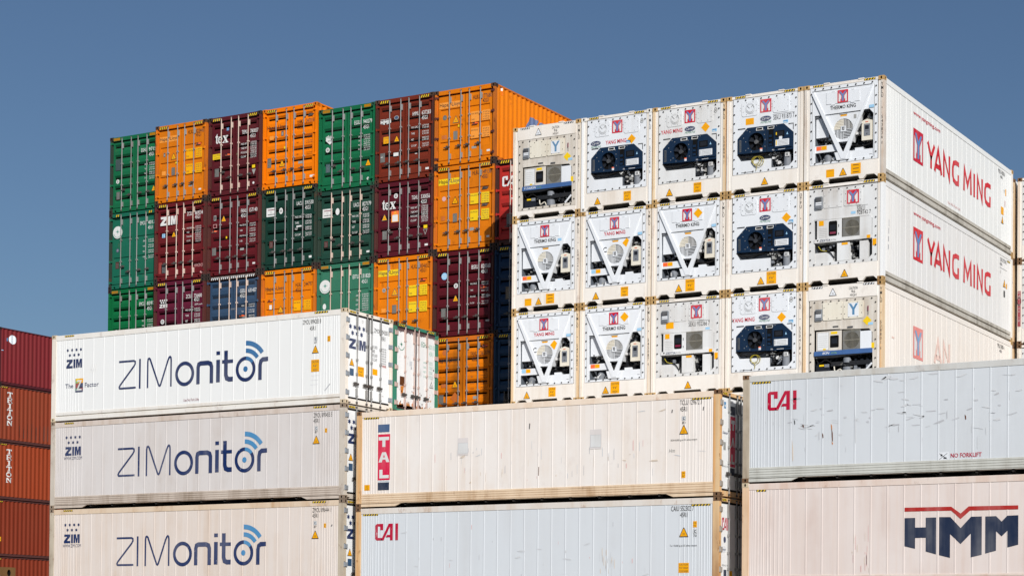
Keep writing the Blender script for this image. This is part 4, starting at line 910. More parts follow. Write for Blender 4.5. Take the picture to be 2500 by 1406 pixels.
def d_c3b(d): number(d,'FANU','157140','1',2.20,WHITE,cu=1.545); weights(d,1.72,('MAX GROSS','TARE','MAX PAYLOAD','CUBE'),WHITE,.19,1.5); d.rect(.27,2.03,.39,2.22,LGREY); d.rect(.29,2.06,.37,2.19,DGREY,1); d.warn(.74,2.05,.22); d.rect(.25,1.76,.42,1.90,PINK); d.rect(.265,1.775,.405,1.885,MC,1); ship(d,.3,1.60); d.rect(.85,1.33,.91,1.41,LEMON); plate(d,.30,.90,.19,.28); d.rect(1.52,.84,1.70,.92,LGREY); d.rect(2.10,.30,2.22,.36,WHITE)
def d_c3c(d): number(d,'GESU','631457','5',2.20,WHITE,cu=1.545); weights(d,1.70,('MGW','Tare','Payload','Cube'),WHITE,.2,1.62); ship(d,1.63,1.33); d.text('281822',1.13,1.62,.05,LGREY,.2)
def d_c4a(d): lloyd(d,2.16,None); number(d,'HAMU','247018','4',2.22,DARKTXT,cu=1.545); weights(d,1.74,('MAX GROSS','TARE','PAYLOAD','CUBE'),DARKTXT,.21,1.5,.045); plate(d,.29,.96,.18,.34); d.warn(.87,.87,.25); d.rect(.82,1.87,.93,2.05,GREY); d.rect(.845,1.90,.905,2.0,LGREY,1); d.rect(1.60,.79,1.80,.88,LGREY); ship(d,2.14,2.46,DARKTXT); d.rect(.95,1.40,1.02,1.49,LEMON); d.rect(.30,1.78,.48,1.92,PEACH); d.rect(2.12,.26,2.32,.335,WHITE)
def d_c4b(d): flag(d,.19,1.93); d.circ(.85,2.09,.085,WHITE,ry=.11); d.circ(.85,2.09,.05,LGREY,1); number(d,'UACU','591530','0',2.21,WHITE); weights(d,1.76,WTS,WHITE,.21,1.49,.075); plate(d,.42,.92,.17,.25,FRM); d.rect(2.12,.30,2.24,.38,WHITE); d.rect(1.55,1.44,1.78,1.49,WHITE)
def d_c4c(d): lloyd(d,2.18,None); number(d,'HLBU','244797','0',2.22,DARKTXT,cu=1.545); hl_patches(d,1.73,YELLOW); ship(d,.40,1.77); d.warn(.88,1.45,.24); d.rect(.37,1.5,.48,1.66,WHITE); d.rect(.95,1.17,1.02,1.25,LEMON)
def d_c5a(d): number(d,'EGSU','940279','5',2.20,WHITE,gap=.17); weights(d,1.73,('GROSS','TARE','PAYLD','CUBE'),WHITE,.145,1.72); d.poly([(.30,1.78),(.48,1.63),(.56,1.69),(.61,1.80),(.33,1.88)],WHITE); [d.rect(.31+.05*i,1.78,.34+.05*i,1.92+.02*(i%3),WHITE,1) for i in range(6)]; d.text('2000',.38,1.74,.05,DGREY,.16,2); badge(d,.39,1.45,.085); plate(d,.41,.80,.19,.30,paint('plate_slate',(70,92,96))); d.warn(2.15,.80,.24); d.arc(2.15,.26,.02,.05,20,300,WHITE)
def d_c5b(d): flag(d,.20,1.66); d.circ(.85,1.83,.085,WHITE,ry=.12); number(d,'UACU','827179','4',1.92,WHITE,code='42G1'); weights(d,1.56,WTS,WHITE,.19,1.49,.07); plate(d,.36,.72,.16,.22,FRM); d.rect(2.12,.28,2.25,.345,WHITE)
def d_c5c(d): evergreen(d,.34,2.13,.24,WHITE); number(d,'EITU','131820','0',2.31,WHITE,gap=.17); weights(d,1.68,('GROSS','TARE','NET','CUBE'),WHITE,.16,1.69,.06); d.circ(.32,1.43,.075,WHITE,ry=.105)
def d_c6a(d):
    f = lambda a, b: (.20+(a-4.62)/3.0*.44, 2.02+(b-.81)/1.31*.19)
    d.hmm(WHITE, WHITE, f); number(d,'HMMU','637283','3',2.18,WHITE); weights(d,1.75,('MAX GROSS','TARE','NET','CU.CAP'),WHITE,.21,1.5,.065); d.circ(.87,2.21,.10,LGREY,ry=.07); d.circ(.87,2.21,.075,paint('badge_blue',(60,86,120)),1,ry=.05); d.rect(.33,1.36,.55,1.59,YELLOW); d.text('CAUTION',.35,1.51,.05,BLACK,.18); [d.rect(.38,1.40+.04*i,.5,1.41+.04*i,BLACK,1) for i in range(2)]; d.warn(.89,1.46,.22); plate(d,.30,.88,.20,.32); d.rect(.76,.88,.97,1.0,WHITE); d.rect(2.10,.28,2.24,.35,WHITE); d.rect(1.66,.86,1.75,.885,WHITE); d.rect(.23,.89,.31,.91,WHITE,2)
def d_c6b(d): tex(d,.30,1.66,.41); badge(d,.88,2.10,.085); number(d,'TGHU','530056','4',1.90,WHITE,code='42G1'); weights(d,1.58,('MAX WT.','TARE WT.','PAYLOAD','CU.CAP'),WHITE,.145,1.51,.07); d.warn(.41,1.38,.22); d.rect(.70,1.20,1.01,1.58,PEACH); d.rect(.74,1.22,.97,1.45,WHITE,1); d.poly([(.70,1.58),(.83,1.58),(.74,1.42)],ORANGE,2); d.poly([(1.01,1.58),(.90,1.58),(.98,1.42)],ORANGE,2); plate(d,.42,.78,.19,.30); d.rect(2.05,.87,2.20,.98,LEMON); d.poly([(2.03,.84),(2.21,.84),(2.12,.64)],LGREY); d.poly([(2.06,.82),(2.18,.82),(2.12,.69)],ME,1); d.rect(2.10,.27,2.23,.34,WHITE)
def d_c6c(d): lloyd(d,2.32,LEMON); number(d,'HLXU','854652','0',2.43,DARKTXT,gap=.13); hl_patches(d,1.86,LEMON); ship(d,2.05,1.98); d.warn(.87,1.67,.24); plate(d,.86,1.10,.18,.29); d.circ(.42,1.78,.075,LGREY); d.text('GL',.38,1.76,.05,DGREY,.08,2); d.rect(.32,1.02,.50,1.15,PEACH); d.rect(.94,1.4,1.0,1.47,LEMON)
def d_c7a(d): lloyd(d,2.03,PEACH); number(d,'HLBU','177680','0',2.14,DARKTXT,code='42G1',gap=.13); hl_patches(d,1.73,PEACH,.35); ship(d,1.62,1.29); d.warn(.85,1.53,.24); plate(d,.84,1.01); d.circ(.40,1.66,.085,GREY); d.text('GL',.355,1.63,.06,LGREY,.09,2); d.rect(.28,.93,.48,1.06,BROWNT); d.rect(1.50,.48,1.69,.56,LGREY); d.rect(2.1,.32,2.23,.385,WHITE); d.rect(.94,1.28,1.0,1.36,LEMON)
BROWNT = ink('ochre_brown', (190, 100, 30))
def d_c7b(d): lloyd(d,2.325,LEMON); number(d,'HLBU','149138','8',2.49,DARKTXT,gap=.14); hl_patches(d,1.87,LEMON); ship(d,2.05,1.98,DARKTXT); ship(d,2.04,1.42,DARKTXT); d.warn(.85,1.69,.24); plate(d,.85,1.12); d.circ(.40,1.80,.08,PINK); d.rect(.28,1.06,.45,1.22,BROWNT); d.rect(1.45,.62,1.62,.72,LGREY); d.rect(2.12,.34,2.24,.40,WHITE)
def d_c7c(d): d.circ(.45,2.07,.125,BLUE3); d.circ(.45,2.07,.115,SKYB,1); d.text('Blue Sky',.345,2.05,.05,WHITE,.21,2); badge(d,.92,1.71,.085); number(d,'BSIU','828560','6',2.22,WHITE); weights(d,1.70,('MAX GROSS','TARE','PAYLOAD','CU.CAP'),WHITE,.215,1.5,.05); ship(d,2.02,1.53); d.warn(.91,1.27,.22); plate(d,.42,.83,.19,.30); d.rect(2.13,1.26,2.30,1.31,LGREY); d.rect(2.12,.42,2.27,.48,LGREY)
def d_c7d(d): lloyd(d,2.07,None); number(d,'FANU','361579','3',2.21,DARKTXT,cu=1.6); weights(d,1.68,('MAX GROSS','TARE','PAYLOAD','CU.CAP'),DARKTXT,.2,1.55,.04); ship(d,2.10,2.48); d.warn(.92,1.27,.24); h=.19; d.poly([(.92-h,.83),(.92,.83-h),(.92+h,.83),(.92,.83+h)],BROWNT); d.rect(.36,1.2,.55,1.32,BROWNT); plate(d,.36,.80,.2,.3); d.rect(1.65,.75,1.83,.85,LGREY); d.circ(.5,2.38,.10,BROWNT)
def d_c8a(d): d.cai(.26,1.98,.62,.34,WHITE); d.poly([(.62,1.58),(.68,1.58),(.65,1.50)],WHITE); plate(d,.55,.88,.22,.36); number(d,'CAXU','913446','2',2.15,WHITE)
def d_c8b(d): plate(d,.55,1.32,.24,.42,paint('plate_brown',(92,82,66)))
def d_c8c(d): plate(d,.55,.75,.24,.4); d.rect(.4,.55,.7,.95,GREY)
gcol = 'coloured dry containers in the tall stack, door ends to the front'
X0 = {1:(-51.63,53.2,18.954),2:(-48.972,52.794,18.958),3:(-46.475,52.853,18.965),4:(-43.982,52.897,18.969),5:(-41.493,52.929,18.652),6:(-39.0,52.894,18.661),7:(-36.503,52.868,18.638),8:(-34.05,52.9,16.03)}
def emblem(T):
    F = RIGHT(W); d = Dec(F, .003-.006)
    d.poly([(2.25,2.0),(2.52,2.0),(2.82,1.98),(2.66,1.76),(2.55,1.58),(2.0,1.56),(2.14,1.79)], OLOGO, 0, corr, CBRK)
    d.poly([(2.94,1.96),(3.42,1.99),(3.5,1.70),(2.70,1.60),(2.83,1.80)], OLOGO, 0, corr, CBRK)
    d.poly([(2.05,1.48),(2.75,1.50),(2.95,1.05),(1.75,1.05)], OLOGO, 0, corr, CBRK); d.poly([(2.85,1.52),(3.55,1.60),(3.75,1.05),(3.1,1.05)], OLOGO, 0, corr, CBRK)
    d.rect(.40,2.42,.48,2.52, WHITE, 0, prof=corr, brk=CBRK); d.text('22',.40,2.28,.10,ORANGE,.1,0)
    d.build('logo', T)
S_, C_ = SD, HC
DRY = {
 1:[(C_,GRA,FRG,'bands',CDK,STEEL,d_c1a,'mesh','pair','bright green container with a dark slate patch on its door, leftmost in the top row'),
    (C_,GRB,FRG,'steps',CDK,STEEL,d_c1b,'few','pair','green container with round white star emblem at the stack edge, under the leftmost top one'),
    (C_,GRC,GRC,'bands',CDK,STEEL,d_c1c,'mesh','pair','vivid green container at the stack edge, third from top, its foot behind the white roof')],
 2:[(C_,ORB,FRO,'lines',CASTR,STEEL,d_c2a,'yb','low','orange container with yellow data patches and rusty frame, second from left in top row'),
    (C_,MBR,FRM,'bands',CDK,BARP,d_c2b,'yb','low','dark red container with large bold white three letter logo and faded pink patch'),
    (C_,MD,FRM,'bands',CDK,STEEL,d_c2c,'yb','low','wine red container with seven white dots over a small white logo')],
 3:[(C_,MA,FRM,'bands',CDK,BARP,d_c3a,'yb','pair','maroon container with white serif word and yellow caution patch, between two orange ones'),
    (C_,MC,FRM,'bands',CDK,STEEL,d_c3b,'yb','low','plain deep red container with yellow triangle high on its left door, second row'),
    (C_,NVY,FRD,'bands',CDK,BARP,d_c3c,'full','low','faded navy blue container with a full white striped header, between wine red and orange')],
 4:[(C_,ORC,ORC,'bands',COR,STEEL,d_c4a,'yb','low','clean bright orange container standing a little taller than the green one beside it'),
    (C_,GRD,FRG,'bands',CDK,STEEL,d_c4b,'yb','low','dark green container with white flag placard, directly under the clean bright orange one'),
    (C_,ORA,FRO,'lines',CASTR,STEEL,d_c4c,'yb','low','orange container without name patch, between the navy blue and the pale green ones')],
 5:[(C_,GRA,GRA,'bands',CGR,STEEL,d_c5a,'mesh','pair','bright green container with a white diamond shaped mark, top row beside the rust brown one'),
    (S_,GRE,FRG,'bands',CDK,BARP,d_c5b,None,'pair','dull dark green container with white flag placard and pinkish bars, beside the maroon serif one'),
    (C_,GRF,GRF,'steps',CDK,BARP,d_c5c,'mesh','pair','pale green container with round white star emblem above the white reefer corner')],
 6:[(C_,BRN,FRD,'bands',CASTR,STEEL,d_c6a,'yb','low','rust brown container with small white slanted logo, top row next to the corner one'),
    (S_,ME,FRM,'bands',CDK,STEEL,d_c6b,None,'pair','maroon container with white serif word and an orange and white poster on its door'),
    (C_,ORA,FRO,'lines',CASTR,STEEL,d_c6c,'yb','low','orange container with lemon label patches, right above the white and green rimmed door ends')],
 7:[(S_,ORA,FRO,'lines',CASTR,STEEL,d_c7a,None,'low','orange container at the top right stack corner, its long corrugated side in view'),
    (C_,ORB,FRO,'lines',CDK,STEEL,d_c7b,'yb','low','orange container with lemon patches and a slanting shadow on its lower right door'),
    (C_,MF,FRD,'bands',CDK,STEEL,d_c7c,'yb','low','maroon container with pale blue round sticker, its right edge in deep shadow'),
    (C_,ORD,FRO,'bands',COR,STEEL,d_c7d,'yb','low','orange container with smudged doors and faded diamond, lowest above the cream reefer roof')],
 8:[(C_,CRD,FRD,'bands',CDK,BARP,d_c8a,'yb','low','bright red container with white lettering, half hidden and crossed by a slanting shadow'),
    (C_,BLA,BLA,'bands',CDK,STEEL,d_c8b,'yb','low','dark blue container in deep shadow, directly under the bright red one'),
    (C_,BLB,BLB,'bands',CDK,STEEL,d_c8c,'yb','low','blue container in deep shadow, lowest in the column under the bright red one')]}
HIDP = [ORA, MC, GRB, NVY, BRN]
HIDL = 'dry container low in the tall coloured stack, below what the photo shows'
for c, rows in DRY.items():
    x, y, z = X0[c]; top = z
    for t, (H, mt, fm, kd, ca, ba, dec, hz, hn, lab) in enumerate(rows):
        top -= H+.009
        hdr = fm
        if kd == 'lines' or (c, t) in ((3,0),(3,1),(2,1),(2,2),(6,0),(6,1),(7,2),(4,1),(5,1),(1,0),(1,1)): hdr = mt if (c, t) not in ((2,0),) else mt
        dry((x, y, top), lab, gcol, H, mt, fm, kd, ca, ba, dec, hz, hn, hdr=hdr, sidedecor=emblem if (c, t) == (7, 0) else None, hinge=FRM if (c, t) == (7, 0) else None)
    k = 0
    while top > -1.0:
        H = SD if abs(top+1.38-SD) < .15 else HC
        top -= H+.009; k += 1
        dry((x, y, top), HIDL, 'containers at the foot of the coloured stack', H, HIDP[(c+k) % 5], FRU, 'bands')

# ------------------------------------------------------------------ white machinery ends (five columns, three rows in view)
FA = dict(rough=.5, dirt=(150, 120, 88), rust=.3, rustcol=(128, 76, 34), stain=(214, 150, 78))
FR1 = paint('cream_frame', (234, 224, 208), amt=.35, samt=.3, seed=31, **FA); FR2 = paint('white_frame', (236, 236, 234), .45, amt=.1, dirt=(200, 196, 188), seed=32); FR3 = paint('cream_frame_stained', (228, 206, 172), amt=.4, samt=.6, seed=33, **FA); FR4 = paint('grey_white_frame', (226, 222, 214), amt=.55, samt=.2, seed=34, **FA); FR5 = paint('ivory_frame', (236, 228, 216), amt=.22, samt=.2, seed=35, **FA)
YS1 = paint('white_side', (232, 232, 228), .42, amt=.12, dirt=(206, 200, 190), seed=36); YS2 = paint('white_side_grey', (228, 226, 222), .45, amt=.2, dirt=(196, 186, 172), rust=.06, seed=37); YS3 = paint('warm_white_side', (238, 230, 220), .45, amt=.2, dirt=(214, 190, 166), seed=38)
LOWY = paint('dirty_bottom_rail', (196, 190, 178), .55, amt=.6, dirt=(110, 100, 86), rust=.15)
CST1 = paint('ochre_casting', (196, 160, 106), .65, amt=.5, dirt=(120, 88, 56), rust=.5, rustcol=(110, 64, 30)); CST2 = paint('white_casting', (230, 228, 222), .5, amt=.3, dirt=(170, 150, 120))
YS = dict(bar_frame=paint('pale_sill', (236, 230, 221), .5, amt=.3, dirt=(196, 176, 152), rust=.12, seed=39), side=YS1, low=LOWY, frame=FR5, panel=ALU, cast=CST1)
S = lambda **k: {**YS, **k}
YM = [
 [S(unit='daikin', end='low', frame=FR1, panel=ALUD, post='YMLU 538759 7', blank=True, old=True, label='dirty cream reefer with blue strip and blue letter patch at the top left of the white stack'),
  S(unit='carrier', frame=FR2, cast=CST2, post='YMLU 552284 5', sill='t.58 c1.62', ym=(.85,1.985), oval=(.50,2.06), dia=(1.75,2.06), blue=(1.56,1.95), eye=1, label='cleanest all white reefer with navy unit and red lettering, second from left in top row'),
  S(unit='carrier', frame=FR3, post='YMLU 550899 7', sill='t.58 c1.52', ym=(.28,2.06), dia=(1.77,2.11), blue=(1.99,1.94), eye=1, panel=ALU2, label='white reefer with navy unit, red lettering and orange stained posts, middle of the top row'),
  S(unit='carrier', frame=FR5, sill='t1.23', num='SEKU 931873 7', sticker=1, cable=3, tag=1, label='white reefer with navy unit, yellow sticker and coiled yellow cable, top row'),
  S(unit='thermo', frame=FR4, panel=ALU, post='YMLU 543836 0', sill='s.815 t1.208 k1.6', qr=1, label='white reefer with V braces and grimy sill at the top right corner of the stack')],
 [S(unit='thermo', frame=FR5, post='YMLU 544243 6', sill='s.6 t.98 k1.40', blue_r=0, label='white reefer with V braces and three yellow sill labels at left end of second row'),
  S(unit='thermo', frame=FR1, post='YMLU 546814 8', sill='t.55 c1.55', text=('YANG MING', YRED), c=1, tags=(SKYB, YELLOW), dia=(1.6,1.83,.03), label='white reefer with V braces, red lettering, letter C and diamond, in the second row'),
  S(unit='thermo', frame=FR5, post='YMLU 543538 1', sill='t.92 C1.30', dia=(1.56,2.47,-.016), label='white reefer with V braces and orange diamond beside its logo, middle of second row'),
  S(unit='carrier', frame=FR5, sill='t1.13 C1.47', cube=1, post='OTPU 650556 2', dia=(1.93,2.06), blue=(2.0,1.9), label='white reefer with navy unit and green underlined blue wording, second row'),
  S(unit='zestia', frame=FR2, panel=ALU2, sill='t1.27', rows=2, num='928142 7', label='white reefer with grey grille and white boxes at the right end of the second row')],
 [S(unit='thermo', frame=FR3, post='YMLU 547982 0', sill='t.58 c1.50', text=('YANG MING', YRED), c=1, tags=(SKYB, YELLOW), dia=(1.55,1.80,.03), label='white reefer with V braces, red lettering, letter C and diamond, in the third row'),
  S(unit='thermo', frame=FR1, post='YMLU 545087 4', sill='t.92 C1.25', dia=(1.57,2.47,-.016), label='white reefer with V braces and orange diamond beside its logo, in the third row'),
  S(unit='zestia', frame=FR5, panel=ALU2, sill='t1.25', rows=1, num='932366 7', label='white reefer with grey grille and white boxes in the middle of the third row'),
  S(unit='carrier', frame=FR5, post='YMLU 550418 4', ym=(.22,2.03), dia=(1.80,2.08), blue=(2.02,1.9), eye=1, cable=2, label='white reefer with navy unit, red lettering and yellow cable loop, in the third row'),
  S(unit='daikin', end='low', frame=FR3, panel=ALUD, post='YMLU 538801 6', blank=True, fade=1, brand='IKIN', label='white reefer with blue strip and blue letter patch at the right end of third row')]]
def ym_side(T, t):
    d = Dec(RIGHT(W), -.006)
    if t < 2:
        d.ymlogo(2.44+.04*t, 1.04, 3.28+.03*t, 2.0, YREDO if t else YRED, paint('ink_ym_blue', (92, 140, 190)))
        d.ymword(1.14, 1.885, YREDO, .05*t)
        d.text('www.yangming.com', 2.43+.06*t, 2.40-.05*t, .115, YRED, 2.36, 1, .008)
    else:
        d.ymlogo(2.52, 1.045, 3.36, 1.985, FADER, FADEB); d.ymword(1.15, 1.89, FADE, .08, 'AN')
        d.rect(.75,1.37,.95,1.42,FADE)
    n = ('YMLU 543836 0', 'SEKU 928142 7', 'YMLU 538801 6')[t]
    d.text(n, 10.57+.28*(t == 1), 2.50, .13, BLACK if t != 1 else DGREY, .75); d.text('45R1', 10.80, 2.36, .10, DGREY, .26)
    if t == 0: d.rect(10.9,1.18,11.18,1.43,YELLOW); d.rect(11.35,1.88,11.45,2.1,YELLOW); d.warn(11.05,.98,.24); d.text('Use No Fork Lift', 5.52, .41, .08, PINK, 1.2); d.text('BIC',11.2,1.95,.1,LGREY,.1); d.rect(11.3,1.5,11.36,1.7,PINK)
    if t == 1: d.warn(11.3,1.8,.26); d.rect(11.5,1.68,11.6,1.85,YELLOW); d.rect(11.22,1.36,11.38,1.58,BLACK); d.rect(10.8,2.28,11.6,2.29,DGREY); d.hazard(11.62,2.60,11.95,2.66,4); d.text('BIC',10.85,2.1,.1,LGREY,.1); [d.rect(.42+.01*i,.95+.22*i,.47+.012*i,1.08+.24*i,SMUDGE2) for i in range(4)]
    d.build('lettering', T)
YX, YY, YZ, YG = -19.1362, 49.9318, 16.0503, .0394
gym = 'white reefers stacked with their machinery ends to the front'
for t in range(3):
    for c in range(5):
        sp = YM[t][c]; x = YX-(4-c)*(W+YG)-W
        sp['side'] = (YS1, YS2, YS3)[t] if c == 4 else YS1
        T = reefer((x, YY, YZ-(t+1)*PITCH+.009), 0, sp['label'], gym, sp, seed=t*5+c+1)
        if c == 4: ym_side(T, t)
HIDR = 'white reefer low in its stack, below what the photo shows'
def plain_reefer(loc, rz, group, lab=None):
    lab = lab or 'white reefer among the '+group.replace('reefers ', 'ones ')+', below the frame'
    T = thing('refrigerated_container', loc, rz, lab, 'container', group)
    def fn():
        b = end_frame(FR5, 'unit'); b.box(.17, .02, .55, W-.17, .1, 2.80, ALU)
        for F in (RIGHT(), LEFT()):
            q = insulated_side(F, 'rail', YS2, YS2, LOWY); n = len(b.v); b.v += q.v
            for f, k in zip(q.f, q.mi): b.f.append(tuple(i+n for i in f)); b.mi.append(b.mat(q.mats[k]))
        return b
    put('body', cached('plain_reefer', fn, 'body'), T)
    put('underframe', cached('plain_under', lambda: body_shell(HC, YS2, UNDER), 'underframe'), T); castings(T, HC, CST1)
for t in (3, 4, 5):
    for c in range(5): plain_reefer((YX-(4-c)*(W+YG)-W, YY, YZ-(t+1)*PITCH+.009), 0, 'reefers at the foot of the white stack')
# a second white stack just behind, its left edge showing past the first one
def far(x, t, post, sign=None, fm=FR3, label=''):
    T = reefer((x, 63.75, 16.2-(t+1)*PITCH+.009), 0, label, 'white reefers behind the main white stack', S(unit='zestia', frame=fm, panel=ALU2, rows=2, num='915220 3', cast=CASTB), seed=40+t)
    d = Dec(FRONT(0))
    if post:
        u = W-.055; a, n, k = post; d.text(a, u, 2.62, .11, BLACK, None, 0, 0, 0, 'c', .6, .135); d.circ(u, 1.9, .015, BLACK); d.text(n, u, 1.70, .11, BLACK, None, 0, 0, 0, 'c', .5, .14); d.text(k, u, .76, .11, BLACK, None, 0, 0, 0, 'c', .5, .14)
    if sign:
        d.rect(.02, .62, .125, 1.86, PURPLE if False else ink('sign_red', (156, 22, 44))); d.text(sign, .072, 1.84, .085, WHITE, None, 1, 0, 0, 'c', .55, .1085); d.arc(.072, 1.50, .06, .075, 0, 360, BLACK, 2, 18, sy=2.0)
    if d.f: d.build('lettering', T)
for t, (p, s, l0, l1) in enumerate(((('MORU','113158','0'), None, 'cream reefer behind the white stack, black letters down its rusty post, uppermost', 'cream reefer at the right frame edge behind the main stack, uppermost'),
        (('FSCU','587908','3'), 'W@EIMOBIEMIOH', 'cream reefer behind the main white stack, digits and small red ring on its post', 'cream reefer at the right frame edge with a tall red strip of white letters'),
        (None, None, 'reefer with ochre post behind the main white stack, lowest of its column', 'reefer at the right frame edge behind the main stack, lowest'))):
    far(-22.04, t, p, None, FR3, l0); far(-19.47, t, None, s, FR1, l1)
for t in (3, 4, 5):
    for x in (-22.04, -19.47): plain_reefer((x, 63.75, 16.2-(t+1)*PITCH+.009), 0, 'reefers at the foot of the rear white stack')

# ------------------------------------------------------------------ front row: insulated containers seen from their long side
RY = 46.013
ZA = paint('zim_white', (236, 236, 233), .42, amt=.08, dirt=(206, 202, 196), seed=41); ZB = paint('zim_greyed', (216, 210, 206), .5, amt=.32, dirt=(184, 170, 158), seed=42); ZC = paint('zim_beige', (224, 213, 204), .5, amt=.32, dirt=(196, 166, 136), samt=.12, stain=(206, 170, 130), seed=43)
ZAR = paint('zim_rail', (234, 230, 222), .5, amt=.2, dirt=(186, 160, 130), rust=.22, seed=44); ZBR = paint('zim_rail_grey', (216, 204, 194), .55, amt=.5, dirt=(168, 140, 112), rust=.25, seed=45); ZCR = paint('zim_rail_beige', (222, 202, 178), .55, amt=.5, dirt=(184, 142, 96), rust=.25, seed=46)
ZBL = paint('zim_kick_grey', (206, 192, 178), .55, amt=.6, dirt=(140, 120, 100), rust=.12, seed=47); TAL_ = paint('tal_cream', (236, 229, 222), .48, amt=.28, dirt=(208, 180, 150), rust=.05, seed=48); TALR = paint('tal_rail', (238, 222, 204), .55, amt=.4, dirt=(206, 166, 122), rust=.35, rustcol=(170, 104, 56), seed=49); TALK = paint('tal_kick', (232, 208, 178), .55, amt=.6, dirt=(176, 138, 96), rust=.25, rustcol=(140, 90, 50), seed=50)
CAW = paint('cai_white', (212, 216, 219), .45, amt=.16, dirt=(186, 184, 182), seed=51); CAR = paint('cai_rail', (222, 216, 208), .5, amt=.4, dirt=(190, 160, 126), rust=.35, rustcol=(150, 96, 54), seed=52); CAG = paint('cai_grey', (210, 214, 217), .45, amt=.22, dirt=(176, 176, 176), seed=53); CAK = paint('cai_kick', (206, 206, 198), .5, amt=.55, dirt=(140, 136, 122), rust=.12, seed=54); CAGR = paint('cai_grey_rail', (206, 206, 202), .5, amt=.4, dirt=(160, 146, 124), rust=.22, seed=55)
HMW = paint('pinkish_white', (226, 214, 207), .5, amt=.4, dirt=(196, 170, 156), samt=.12, stain=(214, 180, 156), seed=56); HMR = paint('pinkish_rail', (226, 212, 202), .55, amt=.4, dirt=(196, 150, 116), rust=.25, seed=57)
PZ = paint('grey_post', (206, 196, 182), .6, amt=.6, dirt=(140, 122, 104), rust=.35, seed=58); PT = paint('rusty_cream_post', (228, 196, 152), .6, amt=.7, dirt=(160, 116, 76), rust=.6, rustcol=(122, 72, 34), stain=(222, 148, 60), samt=.55, seed=59); PH = paint('peach_post', (234, 206, 176), .6, amt=.5, dirt=(186, 144, 104), rust=.35, stain=(224, 168, 104), samt=.35, seed=60); PG = paint('worn_post', (200, 188, 168), .6, amt=.7, dirt=(128, 108, 86), rust=.45, seed=61)
DW = paint('door_white', (236, 237, 236), .4, amt=.08, dirt=(206, 204, 200), seed=62); DW2 = paint('door_white_flaked', (236, 236, 234), .45, amt=.12, dirt=(200, 190, 180), rust=.25, rustcol=(120, 66, 34), seed=63)
GFR = paint('green_reefer_frame', (62, 132, 108), .5, amt=.4, dirt=(90, 100, 76), rust=.5, rustcol=(86, 60, 38), seed=64)
CSG = paint('greyish_casting', (150, 132, 114), .7, amt=.6, dirt=(84, 70, 58), rust=.5)
R90 = math.pi/2
grow = 'insulated containers of the front row, long side to the front'
def codes(d, num, u, z, sz='45R1', h=.125, w=.72, c=BLACK): d.text(num, u, z, h, c, w); return d
def bic(d, u, z, t): d.rect(u-.06, z-.06, u+.06, z+.06, LGREY); d.rect(u-.05, z-.05, u+.05, z+.05, ALU, 1); d.rect(u-.03, z-.035, u+.035, z+.035, DGREY, 2); d.rect(u-.005,z-.015,u+.045,z+.015,ALU,3); d.text(t, u, z-.15, .065, BLACK, .10, 1, 0, 0, 'c')
def ytag(d, u, z, w=.11, h=.17): d.rect(u, z, u+w, z+h, YELLOW); d.text('2.9m', u+.01, z+h*.56, h*.3, BLACK, w*.8); d.text('9\'6"', u+.015, z+h*.12, h*.28, BLACK, w*.7)
def zimonitor(d, dv):
    N, B1, B2 = (NAVY, BLUE2, BLUE3); z = lambda l: [(a, b+dv) for a, b in l]
    N2 = NAVYF if dv == 0 else NAVY; Bc = BLUE2 if dv == 0 else BLUE3
    d.stroke(z([(3.0,1.825),(3.64,1.825),(3.70,1.80),(3.705,1.735),(3.66,1.66),(3.06,1.06),(3.02,.995),(3.04,.955),(3.09,.95),(3.738,.95)]), .062, N2)
    d.rect(3.872, .905+dv, 3.945, 1.872+dv, N2)
    d.stroke(z([(4.245,.905),(4.245,1.76),(4.262,1.84),(4.30,1.86),(4.345,1.83),(4.38,1.75),(4.70,1.02),(4.735,.955),(4.77,.945),(4.80,.98),(5.10,1.74),(5.145,1.83),(5.19,1.86),(5.225,1.83),(5.238,1.75),(5.238,.90)]), .064, N2)
    d.arc(5.812, 1.272+dv, .282, .397, 0, 360, N2, 0, 36, sy=.995)
    d.stroke(z([(6.37,.905),(6.37,1.44),(6.395,1.53),(6.47,1.562),(6.78,1.562),(6.885,1.525),(6.922,1.43),(6.922,.905)]), .145, N2)
    d.rect(7.114, .92+dv, 7.267, 1.632+dv, N2); d.rect(7.114, 1.785+dv, 7.267, 1.9+dv, N2)
    d.stroke(z([(7.51,1.9),(7.51,1.14),(7.545,1.03),(7.64,.99),(7.80,.99)]), .15, N2); d.rect(7.353, 1.5+dv, 7.80, 1.61+dv, N2, 1)
    d.arc(8.306, 1.27+dv, .28, .396, 88, 397, N2, 0, 34); d.arc(8.306, 1.27+dv, .28, .396, 37, 88, Bc, 0, 8); d.circ(8.302, 1.272+dv, .088, Bc)
    d.stroke(z([(8.885,.895),(8.885,1.36),(8.915,1.48),(8.99,1.53),(9.20,1.535)]), .14, N2)
    for r0, r1 in ((.508, .645), (.74, .887)): d.arc(8.31, 1.27+dv, r0, r1, 36, 90, Bc, 0, 10)
